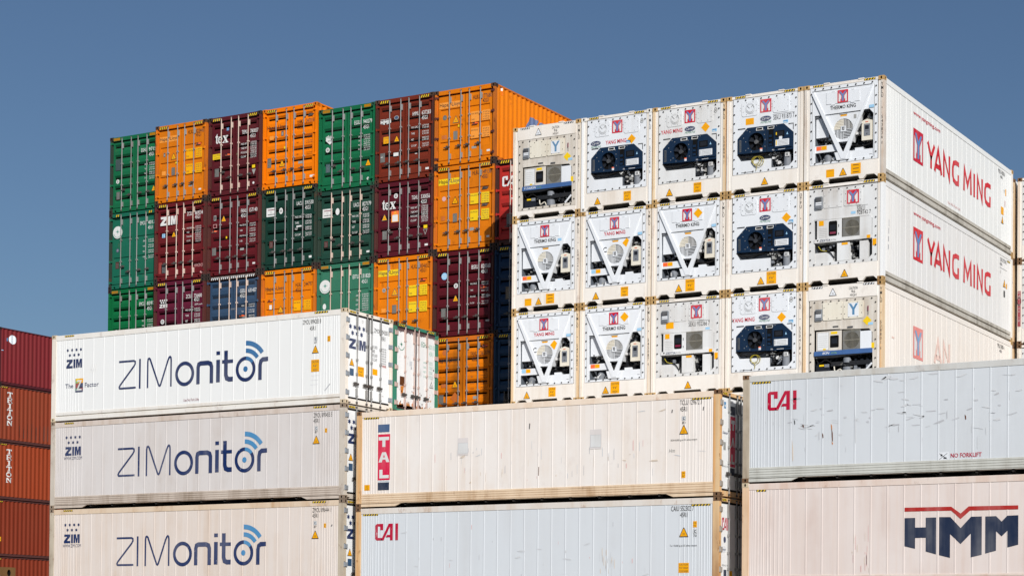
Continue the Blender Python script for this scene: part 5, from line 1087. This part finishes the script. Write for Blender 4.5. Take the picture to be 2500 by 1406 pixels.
def zim_side(T, t):
    d = Dec(LEFT(0), -.006); dv = .055*min(t, 1)
    if t == 2: dv = .05
    d.zimstars(.712, 2.355, .197, .17, .062, NAVYF); d.zimbold(.652, 1.752, .71, .292, NAVYF if t == 0 else NAVY)
    if t == 0:
        d.text('The', .622, 1.095, .14, NAVYF, .36, 1, .008); d.text('Factor', 1.50, 1.09, .145, NAVYF, .62, 1, .008)
        q = [(1.076,.935,1.42,1.39,NAVYF),(1.09,1.24,1.25,1.39,LEMON),(1.25,1.22,1.42,1.39,YELLOW),(1.08,1.20,1.2,1.31,GREEN),(1.09,1.07,1.23,1.24,ink('brick',(150,50,40))),(1.25,1.08,1.42,1.24,NAVYF),(1.08,1.0,1.26,1.08,DGREEN),(1.28,1.0,1.42,1.1,PURPLE)]
        for i, (a, b_, c, e, mt) in enumerate(q): d.rect(a, b_, c, e, mt, min(i, 4)*.5)
        d.stroke([(1.15,1.31),(1.33,1.31),(1.17,1.02),(1.36,1.02)], .055, WHITE, 3)
        d.text('Use No Fork Lifts', 5.78, .385, .085, PURPLE, .63)
        d.text('AW', 1.72, 1.55, .3, ink('ghost', (226,226,224)), .3, 0)
    else: d.text('WWW.ZIM.COM', .60, 1.615, .10, NAVYF, .82)
    zimonitor(d, dv)
    n = ('ZMOU 894283 8', 'ZMOU 893455 5', 'ZMOU 896444 1')[t]; u = 10.54 if t == 0 else 11.0
    d.text(n, u, 2.50+.02*min(t,1), .135, BLACK, .71); d.text('45R1', u+(.28 if t == 0 else 0), 2.30+.055*min(t,1), .125, BLACK, .22)
    if t == 0: bic(d, 11.05, 2.03, '87'); ytag(d, 11.5, 1.915); d.warn(11.04, 1.685, .24); d.caution(10.884, 1.02, .31, .37, ('CAUTION','9-6"','HIGH')); d.stroke([(11.42,.42),(11.62,.62)], .03, SMUDGE2); [d.rect(10.85+.02*i, .62+.14*i, 11.15+.02*i, .625+.14*i, SMUDGE) for i in range(3)]
    else: bic(d, 11.11, 2.19, '87'); ytag(d, 11.44, 2.04, .085, .13); d.warn(11.112, 1.81, .25)
    if t == 2: d.stroke([(11.72,2.07),(11.76,2.13)], .03, DGREY)
    d.d = .004; a = .58 if t == 0 else .62
    d.hazard(a, 2.80, a+.42, 2.852, 5); d.hazard(11.0, 2.80, 11.52, 2.855, 5)
    d.build('lettering', T)
def zim_door(T, t, num):
    d = Dec(FRONT(.024), .004)
    d.zimstars(.262, 2.372, .226, .187, .088, NAVYF); d.zimbold(.205, 1.70, .84, .31, NAVYF); d.arc(.88, 2.60, .03, .04, 0, 360, LGREY, 0, 14)
    d.text(num, 1.475, 2.36, .13, BLACK, .80); d.text('45R1', 1.84, 2.16, .13, BLACK, .22)
    for i, s in enumerate(('MAX. GROSS', 'TARE', 'PAYLOAD', 'CU.CAP.')): d.text(s, 1.35, 1.86-.13*i, .09, DGREY, .30 if len(s) > 5 else .17)
    for i in range(8): d.text('34,000 KGS' if i % 2 == 0 else '74,950 LBS', 1.86, 1.88-.075*i, .045, DGREY, .25)
    d.warn(.35, 1.27, .22); d.rect(.25, .875, .452, 1.095, ink('petrol', (36,74,108))); d.caution(.657, .90, .315, .30, ('CAUTION','9-6"','HIGH')); d.rect(1.41, 1.04, 1.665, 1.225, YELLOW); d.rect(1.92, 1.33, 2.12, 1.40, PINK); d.rect(1.9,.42,2.0,.43,DGREY)
    d.build('lettering', T)
    d = Dec(FRONT(.004)); d.hazard(.20, 2.79, .52, 2.855, 4, -1); d.hazard(1.92, 2.79, 2.22, 2.855, 4, -1); d.build('hazard_stripe', T)
ZX, ZZ = -34.9544, 10.0524
ZS = [dict(end='door', skirt='rail', side=ZA, rail=ZAR, low=ZAR, frame=paint('zim_post', (234, 226, 214), .5, amt=.3, dirt=(196, 170, 140), rust=.25, seed=65), door=DW, cast=CASTC),
      dict(end='door', skirt='kick', side=ZB, rail=ZBR, low=ZBL, frame=PZ, door=DW, cast=CSG), dict(end='door', skirt='kick', side=ZC, rail=ZCR, low=ZBL, frame=PG, door=DW, cast=CSG)]
ZL = ('clean white reefer with large navy wording, topmost of the left front stack', 'greyish white reefer with large navy wording, second in the left front stack', 'beige stained reefer with large navy wording, lowest in view in the left front stack')
for t in range(3):
    T = reefer((ZX, RY, ZZ-(t+1)*PITCH+.009), R90, ZL[t], grow, ZS[t], seed=60+t); zim_side(T, t); zim_door(T, t, ('ZMOU 894283 8', 'ZMOU 893455 5', 'ZMOU 896444 1')[t])
plain_reefer((ZX, RY, ZZ-4*PITCH+.009), R90, 'reefers at the foot of the front row')
# the green rimmed one behind the topmost
T = reefer((ZX+.02, RY+W+.062, ZZ-PITCH-.02), R90, 'white reefer with flaking green rim and rust patches, behind the top navy lettered one', 'insulated containers of the second row', dict(end='door', skirt='rail', side=ZA, frame=GFR, door=DW2, hinge=STEELP, bar=STEELP, gasket=paint('torn_gasket', (64, 46, 48), .8, amt=.5, dirt=(30, 24, 24), rust=.3), cast=CASTR), seed=70)
d = Dec(FRONT(.024), .004); rng = random.Random(4)
evergreen(d, .40, 2.20, .20, None, DGREEN); d.text('EGHU', 1.50, 2.30, .16, DGREEN, .36); d.text('800188 1', 1.93, 2.28, .15, PGREEN, .42); d.text('45R1', 1.93, 2.06, .14, PGREEN, .24)
for i in range(4): d.text(('GROSS','TARE','NET','CUBE')[i], 1.62, 1.78-.15*i, .06, PGREEN, .15); [d.text('34,000 KGS', 1.93, 1.83-.15*i-.06*j, .045, PGREEN, .2) for j in range(2)]
d.rect(.33,.92,.58,1.21,RUSTD); d.poly([(.36,.90),(.56,.92),(.5,.6),(.44,.7),(.40,.55)],RUSTO); d.warn(2.085,1.11,.2,fill=WHITE); d.circ(2.2,1.62,.028,BLACK); d.rect(.85,1.6,1.0,1.75,SMUDGE); d.rect(.92,1.5,.99,1.58,SMUDGE2)
def ragged(u0, v0, u1, v1, n, amp, mt, top=True):
    for i in range(n):
        a, c = u0+(u1-u0)*i/n, u0+(u1-u0)*(i+1)/n; q = rng.uniform(.1, amp)
        d.poly([(a,v1),(a,v1-q),((a+c)/2,v1-q*rng.uniform(.5,1.3)),(c,v1-q*.7),(c,v1)], mt) if top else d.poly([(a,v0),(a,v0+q),((a+c)/2,v0+q*rng.uniform(.4,1.5)),(c,v0+q*.7),(c,v0)], mt)
FL = ink('flaked_edge', (84, 62, 64)); ragged(.13,2.6,1.18,2.715,16,.11,FL); ragged(1.25,2.6,2.31,2.715,16,.11,FL); ragged(.12,.23,1.18,.4,11,.16,RUSTO,False); ragged(1.25,.23,2.3,.4,11,.12,RUSTO,False); ragged(.2,.225,1.1,.4,8,.10,RUSTD,False); ragged(1.3,.225,1.9,.4,6,.2,RUSTD,False)
for i in range(30): u, v, s = rng.uniform(.2,2.2), rng.uniform(.3,.85), rng.uniform(.008,.03); d.poly([(u-s,v),(u,v-s*2),(u+s,v),(u,v+s)], RUSTD if i % 2 else RUSTO)
d.build('lettering', T)
d = Dec(FRONT(.004)); d.hazard(.22, 2.79, .55, 2.855, 4, 1); d.hazard(1.85, 2.79, 2.2, 2.855, 4, 1); d.build('hazard_stripe', T)
for t in range(1, 4): plain_reefer((ZX+.02, RY+W+.062, ZZ-(t+1)*PITCH-.02), R90, 'reefers at the foot of the second row', 'white reefer of the second row low behind the front row, all but hidden')

def scuffs(d, n, u0, u1, v0, v1, rng, mats):
    """forklift and rope rubs: smeared strokes of transferred dirt"""
    for i in range(n):
        u, v = rng.uniform(u0, u1), rng.gauss((v0+v1)/2, (v1-v0)/4); w, h = rng.uniform(.06, .32), rng.uniform(.006, .05); sk = rng.uniform(-.3, .3)*w
        d.poly([(u, v), (u+w*.5, v+sk*.3-h*.4), (u+w, v+sk), (u+w*.9, v+sk+h), (u+w*.4, v+h*.9+sk*.4)], rng.choice(mats))
def vmarks(d, n, u0, u1, v0, v1, rng, mats, hmax=.3):
    for i in range(n):
        u, v = rng.uniform(u0, u1), rng.uniform(v0, v1); h = rng.uniform(.05, hmax); w = rng.uniform(.006, .02)
        d.poly([(u, v), (u+w, v+.02), (u+w*.8, v+h), (u-w*.2, v+h*.8)], rng.choice(mats))
TX, TZ = -34.5002+L, 6.8548
T = reefer((TX, RY, TZ-HC), R90, 'cream reefer with a magenta and slate vertical name panel, upper one of the middle front stack', grow, dict(end='door', skirt='kick', side=TAL_, rail=TALR, low=TALK, frame=PT, door=DW, hinge=paint('worn_hinge',(166,158,148),.55,amt=.4,dirt=(100,84,70)), cast=CASTB), seed=71)
d = Dec(LEFT(0), -.006); rng = random.Random(8)
d.hazard(.264, 2.652, .83, 2.70, 6); d.hazard(11.34, 2.655, 11.92, 2.70, 6); d.rect(.79, 2.243, 1.215, 2.475, TALBLUE); d.rect(.795, .805, 1.235, 2.18, TALRED); d.rect(.80, .735, 1.235, .79, ALU); d.text('INTERNATIONAL', .81, .75, .022, DGREY, .4, 2); d.rect(.80, .505, 1.215, .73, TALNAVY)
P = lambda l: [(a, b) for a, b in l]
d.poly(P([(.815,2.10),(1.20,2.10),(1.20,2.0),(1.065,2.0),(1.065,1.80),(.955,1.80),(.955,2.0),(.815,2.0)]), WHITE, 1)
d.poly([(.82,1.34),(.94,1.34),(.965,1.42),(1.075,1.42),(1.10,1.34),(1.22,1.34),(1.09,1.64),(.95,1.64)], WHITE, 1); d.poly([(.985,1.485),(1.055,1.485),(1.02,1.575)], TALRED, 2)
d.poly([(.855,1.12),(.97,1.12),(.97,.955),(1.20,.955),(1.20,.86),(.855,.86)], WHITE, 1)
d.caution(.305, .51, .20, .17, ('CAU', "9'6", 'HIGH'))
d.text('TCLU 129672 3', 10.97, 2.53, .135, BLACK, .67); d.text('45R1', 10.97, 2.355, .125, BLACK, .22); bic(d, 11.09, 2.16, '81'); d.warn(11.09, 1.83, .25); d.text('30/34=34,000 kg on UIC railway transport', 10.69, 1.55, .05, GREY, .82); ytag(d, 11.03, .53, .12, .18); d.text('Hm', 10.64, 1.24, .10, LGREY, .18, 1, 0, .2)
PAT = paint('patch_plate', (222, 215, 211), .5, amt=.15)
for a, z0, z1, zz in ((3.66, 1.43, 1.945, 1.80), (8.13, 1.435, 1.99, 1.835)): d.rect(a, z0, a+.375, z1, PAT); d.rect(a+.02, z0+.05, a+.36, zz, ALU2, 1); [d.rect(*q, BROWNT if False else SMUDGE2, 2) for q in ((a+.02,zz-.006,a+.36,zz),(a+.02,z0+.05,a+.36,z0+.055),(a+.02,z0+.05,a+.026,zz),(a+.354,z0+.05,a+.36,zz))]
for u, v, h in ((6.12,2.1,.16),(11.68,2.35,.10),(10.72,2.33,.09)): d.stroke([(u,v),(u+.015,v+h)], .03, DGREY)
d.stroke([(6.44,.75),(6.45,1.0)], .02, RUSTD); vmarks(d, 46, 2.6, 10.2, .55, 1.6, rng, [SMUDGE, PINK, SMUDGE, ink('tan_mark',(212,196,178)), SMUDGE2], .35); scuffs(d, 10, 3, 11.5, .5, 2.3, rng, [ink('tan_mark',(212,196,178)), SMUDGE])
d.build('lettering', T)
def tal_door(T, cai):
    d = Dec(FRONT(.024), .004)
    if not cai:
        d.rect(.30,2.42,.42,2.60,BLUE3); d.rect(.33,2.46,.39,2.52,WHITE,1); d.text('Kleenair', .22, 1.72, .075, NAVYF, .32, 1, .006, .3); d.rect(.28,1.28,.42,1.50,LGREY); d.rect(.70,2.28,1.0,2.52,TALNAVY); d.rect(.70,.85,1.02,2.24,TALRED); d.rect(.70,.62,1.0,.82,TALNAVY); d.poly([(.76,2.14),(.98,2.14),(.98,2.04),(.92,2.04),(.92,1.86),(.84,1.86),(.84,2.04),(.76,2.04)],WHITE,1); d.poly([(.76,1.40),(.82,1.40),(.87,1.55),(.92,1.40),(.98,1.40),(.90,1.66),(.84,1.66)],WHITE,1); d.poly([(.78,1.2),(.85,1.2),(.85,1.0),(.98,1.0),(.98,.93),(.78,.93)],WHITE,1); d.text('EG-LL1-0-3', .22, .82, .045, GREY, .4)
    else: d.cai(.22, 2.0, .38, .34, CAIRED); d.circ(.40, 1.74, .075, NAVYF, ry=.085); d.rect(.20,1.40,.46,1.56,ALU,0); d.text('Kleenair', .21, 1.44, .07, NAVYF, .26, 1, .006, .3); d.rect(.34,.62,.52,.92,TALNAVY); d.rect(.70,.70,.88,.90,YELLOW); d.text('EG-LL1-0-3', .24, 1.02, .045, GREY, .45)
    d.build('lettering', T)
    d = Dec(FRONT(.004)); d.hazard(.20, 2.79, .46, 2.855, 3, 1); d.build('hazard_stripe', T)
tal_door(T, False)
T = reefer((TX, RY, TZ-PITCH-HC), R90, 'pale grey white reefer with crimson lettering under the cream one with magenta panel', grow, dict(end='door', skirt='kick', side=CAW, rail=CAR, low=CAK, frame=PT, door=DW, hinge=paint('worn_hinge',(166,158,148)), cast=CASTB), seed=72)
d = Dec(LEFT(0), -.006); d.hazard(.264, 2.652, .83, 2.70, 6); d.hazard(11.34, 2.655, 11.92, 2.70, 6); d.cai(.722, 1.902, .84, .50, CAIRED)
d.text('CAIU 552302 7', 10.72, 2.53, .135, BLACK, .70); d.text('45R1', 11.0, 2.36, .125, BLACK, .22); ytag(d, 11.40, 2.07, .115, .17); d.warn(11.114, 1.92, .26); bic(d, 11.46, 1.96, '70'); d.text('T.w = 34,000 kg on UIC railway transport', 10.69, 1.555, .05, DGREY, .83); d.caution(10.96, .835, .32, .27, ('CAUTION',"9'6\" HIGH",'CONTAINER'))
vmarks(d, 20, 8.4, 8.95, .75, 1.35, rng, [SMUDGE, ink('tan_mark',(212,196,178)), SMUDGE], .3); vmarks(d, 24, 1.5, 10, .3, 2.2, rng, [SMUDGE, SMUDGE, PINK, SMUDGE2], .2); scuffs(d, 12, 1.5, 11, .5, 2.3, rng, [SMUDGE, SMUDGE]); d.build('lettering', T); tal_door(T, True)
plain_reefer((TX, RY, TZ-2*PITCH-HC), R90, 'reefers at the foot of the front row')
CX, CZ = -21.623+L, 7.1848
T = reefer((CX, RY, CZ-HC), R90, 'scuffed light grey reefer with crimson lettering, on top of the pinkish one at right', grow, dict(end='door', skirt='kick', side=CAG, rail=CAGR, low=CAK, frame=PG, door=DW, cast=CASTB), seed=73)
d = Dec(LEFT(0), -.006); d.hazard(.267, 2.648, .825, 2.695, 6); d.cai(.727, 1.91, .843, .505, CAIRED)
d.rect(5.51, .385, 5.80, .60, ALU); d.stroke([(5.55,.42),(5.76,.57)], .012, DGREY, 1); d.stroke([(5.55,.57),(5.76,.42)], .012, DGREY, 1); d.rect(5.66,.43,5.74,.47,DGREY,1); d.rect(5.58,.50,5.63,.55,DGREY,1); d.text('NO FORKLIFT', 5.852, .455, .105, CAIRED, .815, 1, .012)
sm = [SMUDGE, ink('scuff_mid', (196,198,201)), SMUDGE, SMUDGE2, ink('scuff_mid', (196,198,201))]
scuffs(d, 60, 1.2, 11.5, 1.15, 2.15, rng, sm); scuffs(d, 26, 1.6, 6, 1.2, 1.9, rng, sm); scuffs(d, 14, 1.5, 8, 2.35, 2.6, rng, [SMUDGE]); vmarks(d, 26, .5, 9, .5, 2.3, rng, [SMUDGE, SMUDGE2, SMUDGE], .3)
for u, v, h, mt in ((2.58,1.32,.16,RUSTO),(2.60,1.02,.34,RUSTD),(2.605,.94,.06,RUSTO),(1.52,1.52,.12,DGREY),(1.77,1.42,.08,RUSTD),(2.33,1.12,.13,RUSTD),(6.24,1.42,.12,RUSTD),(1.47,.55,.55,ink('tan_mark',(212,196,178))),(3.25,.95,.9,SMUDGE)): d.poly([(u-.02,v+h),(u+.012,v+h*.6),(u+.018,v),(u-.004,v-.02),(u-.016,v+h*.4)], mt, 1)
d.build('lettering', T)
T = reefer((CX, RY, CZ-PITCH-HC), R90, 'pinkish white reefer with red line and navy block letters at the lower right', grow, dict(end='door', skirt='kick', side=HMW, rail=HMR, low=HMR, frame=PH, door=DW, cast=CASTC), seed=74)
d = Dec(LEFT(0), -.006); d.hazard(.417, 2.655, .70, 2.705, 3); d.hmm(HMMNAVY, HMMRED, lambda a, b: (a, b)); vmarks(d, 16, 3.15, 3.65, .4, 1.5, rng, [ink('tan_mark',(212,196,178)), PINK], .5); d.build('lettering', T)
plain_reefer((CX, RY, CZ-2*PITCH-HC), R90, 'reefers at the foot of the front row')

# ------------------------------------------------------------------ red and orange dry stack far left, seen from its long side
TRA = paint('far_red_paint', (120, 38, 42), .5, amt=.25, dirt=(110, 48, 40), rust=.15, rustcol=(84, 34, 30), seed=81); TRB = paint('far_orange_brown', (136, 58, 35), .55, amt=.35, dirt=(120, 64, 40), rust=.25, rustcol=(84, 48, 34), seed=82); TRC = paint('far_orange_brown_bright', (146, 60, 30), .55, amt=.25, dirt=(136, 64, 34), rust=.2, rustcol=(96, 50, 30), seed=83); TRD = paint('far_rust_orange', (124, 49, 28), .55, amt=.2, dirt=(124, 56, 34), rust=.1, seed=84)
TRR = paint('far_rail', (86, 52, 48), .6, amt=.4, dirt=(60, 40, 38)); TRK = paint('far_rail_red', (82, 34, 40), .6, amt=.3, dirt=(60, 30, 34))
SLAB = dict(T=[[(0,.82),(1,.82),(1,1),(0,1)],[(.84,.68),(1,.68),(1,.83),(.84,.83)],[(0,.68),(.16,.68),(.16,.83),(0,.83)],[(.40,.1),(.60,.1),(.60,.9),(.40,.9)],[(.25,0),(.75,0),(.75,.12),(.25,.12)]],
 R=[[(.1,0),(.3,0),(.3,1),(.1,1)],[(0,0),(.42,0),(.42,.12),(0,.12)],[(.0,.88),(.75,.88),(.75,1),(0,1)],[(.72,.55),(.92,.6),(.92,.95),(.72,1)],[(.3,.42),(.78,.42),(.78,.56),(.3,.56)],[(.5,.45),(.7,.45),(.95,0),(.72,0)],[(.7,0),(1,0),(1,.12),(.7,.12)]],
 I=[[(.38,0),(.62,0),(.62,1),(.38,1)],[(.2,0),(.8,0),(.8,.12),(.2,.12)],[(.2,.88),(.8,.88),(.8,1),(.2,1)]],
 N=[[(.08,0),(.26,0),(.26,1),(.08,1)],[(.74,0),(.92,0),(.92,1),(.74,1)],[(.08,1),(.3,1),(.92,0),(.70,0)],[(0,0),(.36,0),(.36,.12),(0,.12)],[(.62,.88),(1,.88),(1,1),(.62,1)]])
def triton(T, mode):
    d = Dec(RIGHT(W), .002)
    kw = dict(prof=corr, brk=CBRK)
    if mode == 1:
        for i, c in enumerate('TRITON'):
            u, z, w, h = .60, 2.32-.29*i, .37, .25
            if c == 'O':
                for j in range(12):
                    p, q = 2*math.pi*j/12, 2*math.pi*(j+1)/12
                    d.poly([(u+w/2+w*.5*r*math.cos(a), z+h/2+h*.52*r*math.sin(a)) for a, r in ((p,.58),(p,1),(q,1),(q,.58))], WHITE, 0, **kw)
            else:
                for k, pl in enumerate(SLAB[c]): d.poly([(u+a*w, z+b_*h) for a, b_ in pl], WHITE, .3*k, **kw)
        d.hazard(.10, 2.76, .62, 2.82, 4)
    elif mode == 0: d.circ(.90, 2.36, .235, paint('glossy_white_disc', (226, 232, 236), .25, amt=.05), 0, 24, **kw); d.rect(.50,2.24,.60,2.4,BLUE3,0,**kw); d.rect(.18,1.72,.32,1.76,SKYB,0,**kw)
    elif mode == 2: d.rect(.02,.78,.34,1.0,LEMON,0,**kw); d.rect(.04,.88,.28,.90,BLACK,1,**kw); d.hazard(.05, 2.76, .40, 2.82, 3)
    else: d.hazard(.05, 2.76, .35, 2.82, 3)
    if d.f: d.build('lettering', T)
gl = 'red and orange containers stacked at the far left'
for t, (mt, md, lab) in enumerate(((TRA, 0, 'dark red corrugated container with a round white disc, topmost at the far left'), (TRB, 1, 'upper orange brown corrugated container with vertical white slab letters and dark run stains'),
        (TRC, 1, 'lower orange brown corrugated container with vertical white slab letters, above the plain ones'), (TRD, 2, 'plain rust orange corrugated container with small yellow tag near its left end'), (TRD, 3, 'plain rust orange corrugated container at the foot of the far left stack'))):
    T = dry((-73.6-W, 68.25, 15.629-(t+1)*PITCH+.009), lab, gl, HC, mt, TRK if t == 0 else TRR, 'bands', CDK, STEEL, None, None, 'low')
    triton(T, md)
    if t == 1:
        d = Dec(RIGHT(W), -.004); rng = random.Random(3); kw = dict(prof=corr, brk=CBRK)
        for i in range(12):
            u = 1.4+.278*i+rng.uniform(0,.05); d.poly([(u,.32),(u+.07,.3),(u+.08,rng.uniform(.7,1.25)),(u+.02,rng.uniform(.6,1.2))], ink('run_stain',(88,48,34)), 0, **kw)
        d.build('rust_stain', T)
T = dry((-73.6-W, 68.25, 15.629-5*PITCH-SD), HIDL.replace('tall coloured', 'far left'), 'containers at the foot of the far left stack', SD, TRB, TRR)

# ------------------------------------------------------------------ brown steel box close to the lens, only a top corner in view
near = Vector((-17.5872, 16.6114, .83584))/23*22.0
BRC = paint('mottled_brown', (120, 88, 52), .75, amt=.6, dirt=(70, 52, 34), rust=.5, rustcol=(90, 50, 26)); BRK_ = paint('brown_steel', (112, 70, 44), .65, amt=.4, dirt=(70, 48, 34))
def near_box():
    T = thing('flat_rack', (near.x-W, near.y-6.058, -1.55), 0, 'mottled brown steel corner with a keyhole opening, cut off at the lower left edge', 'container', None)
    H = near.z+1.55; b = MB()
    for x in (.0, W-.15):
        for y in (.0, 6.058-.17): b.box(x+.004, y+.004, .11, x+.146, y+.166, H-.11, BRK_)
    for y in (.02, 6.058-.10): b.box(.15, y, .6, W-.15, y+.08, H-.02, BRK_)
    b.box(.1, .1, .12, W-.1, 5.95, .6, BRK_); b.build('frame', T)
    for ix in (0, 1):
        for iy in (0, 1):
            for iz in (0, 1):
                q = MB(); e = .004; x0 = 0 if ix == 0 else W-.166; y0 = 0 if iy == 0 else 6.058-.182; z0 = 0 if iz == 0 else H-.118
                q.box(x0-e, y0-e, z0, x0+.166+e, y0+.182+e, z0+.118, BRC, skip='l' if ix == 0 else 'r')
                X = x0-e if ix == 0 else x0+.166+e
                hole_plate(q, (X, y0-e, z0), (0,1,0), (0,0,1), (-1 if ix == 0 else 1,0,0), .182+2*e, .118, .09, .052, .027, .04, BRC, VOID); q.build('corner_casting', T)
near_box()
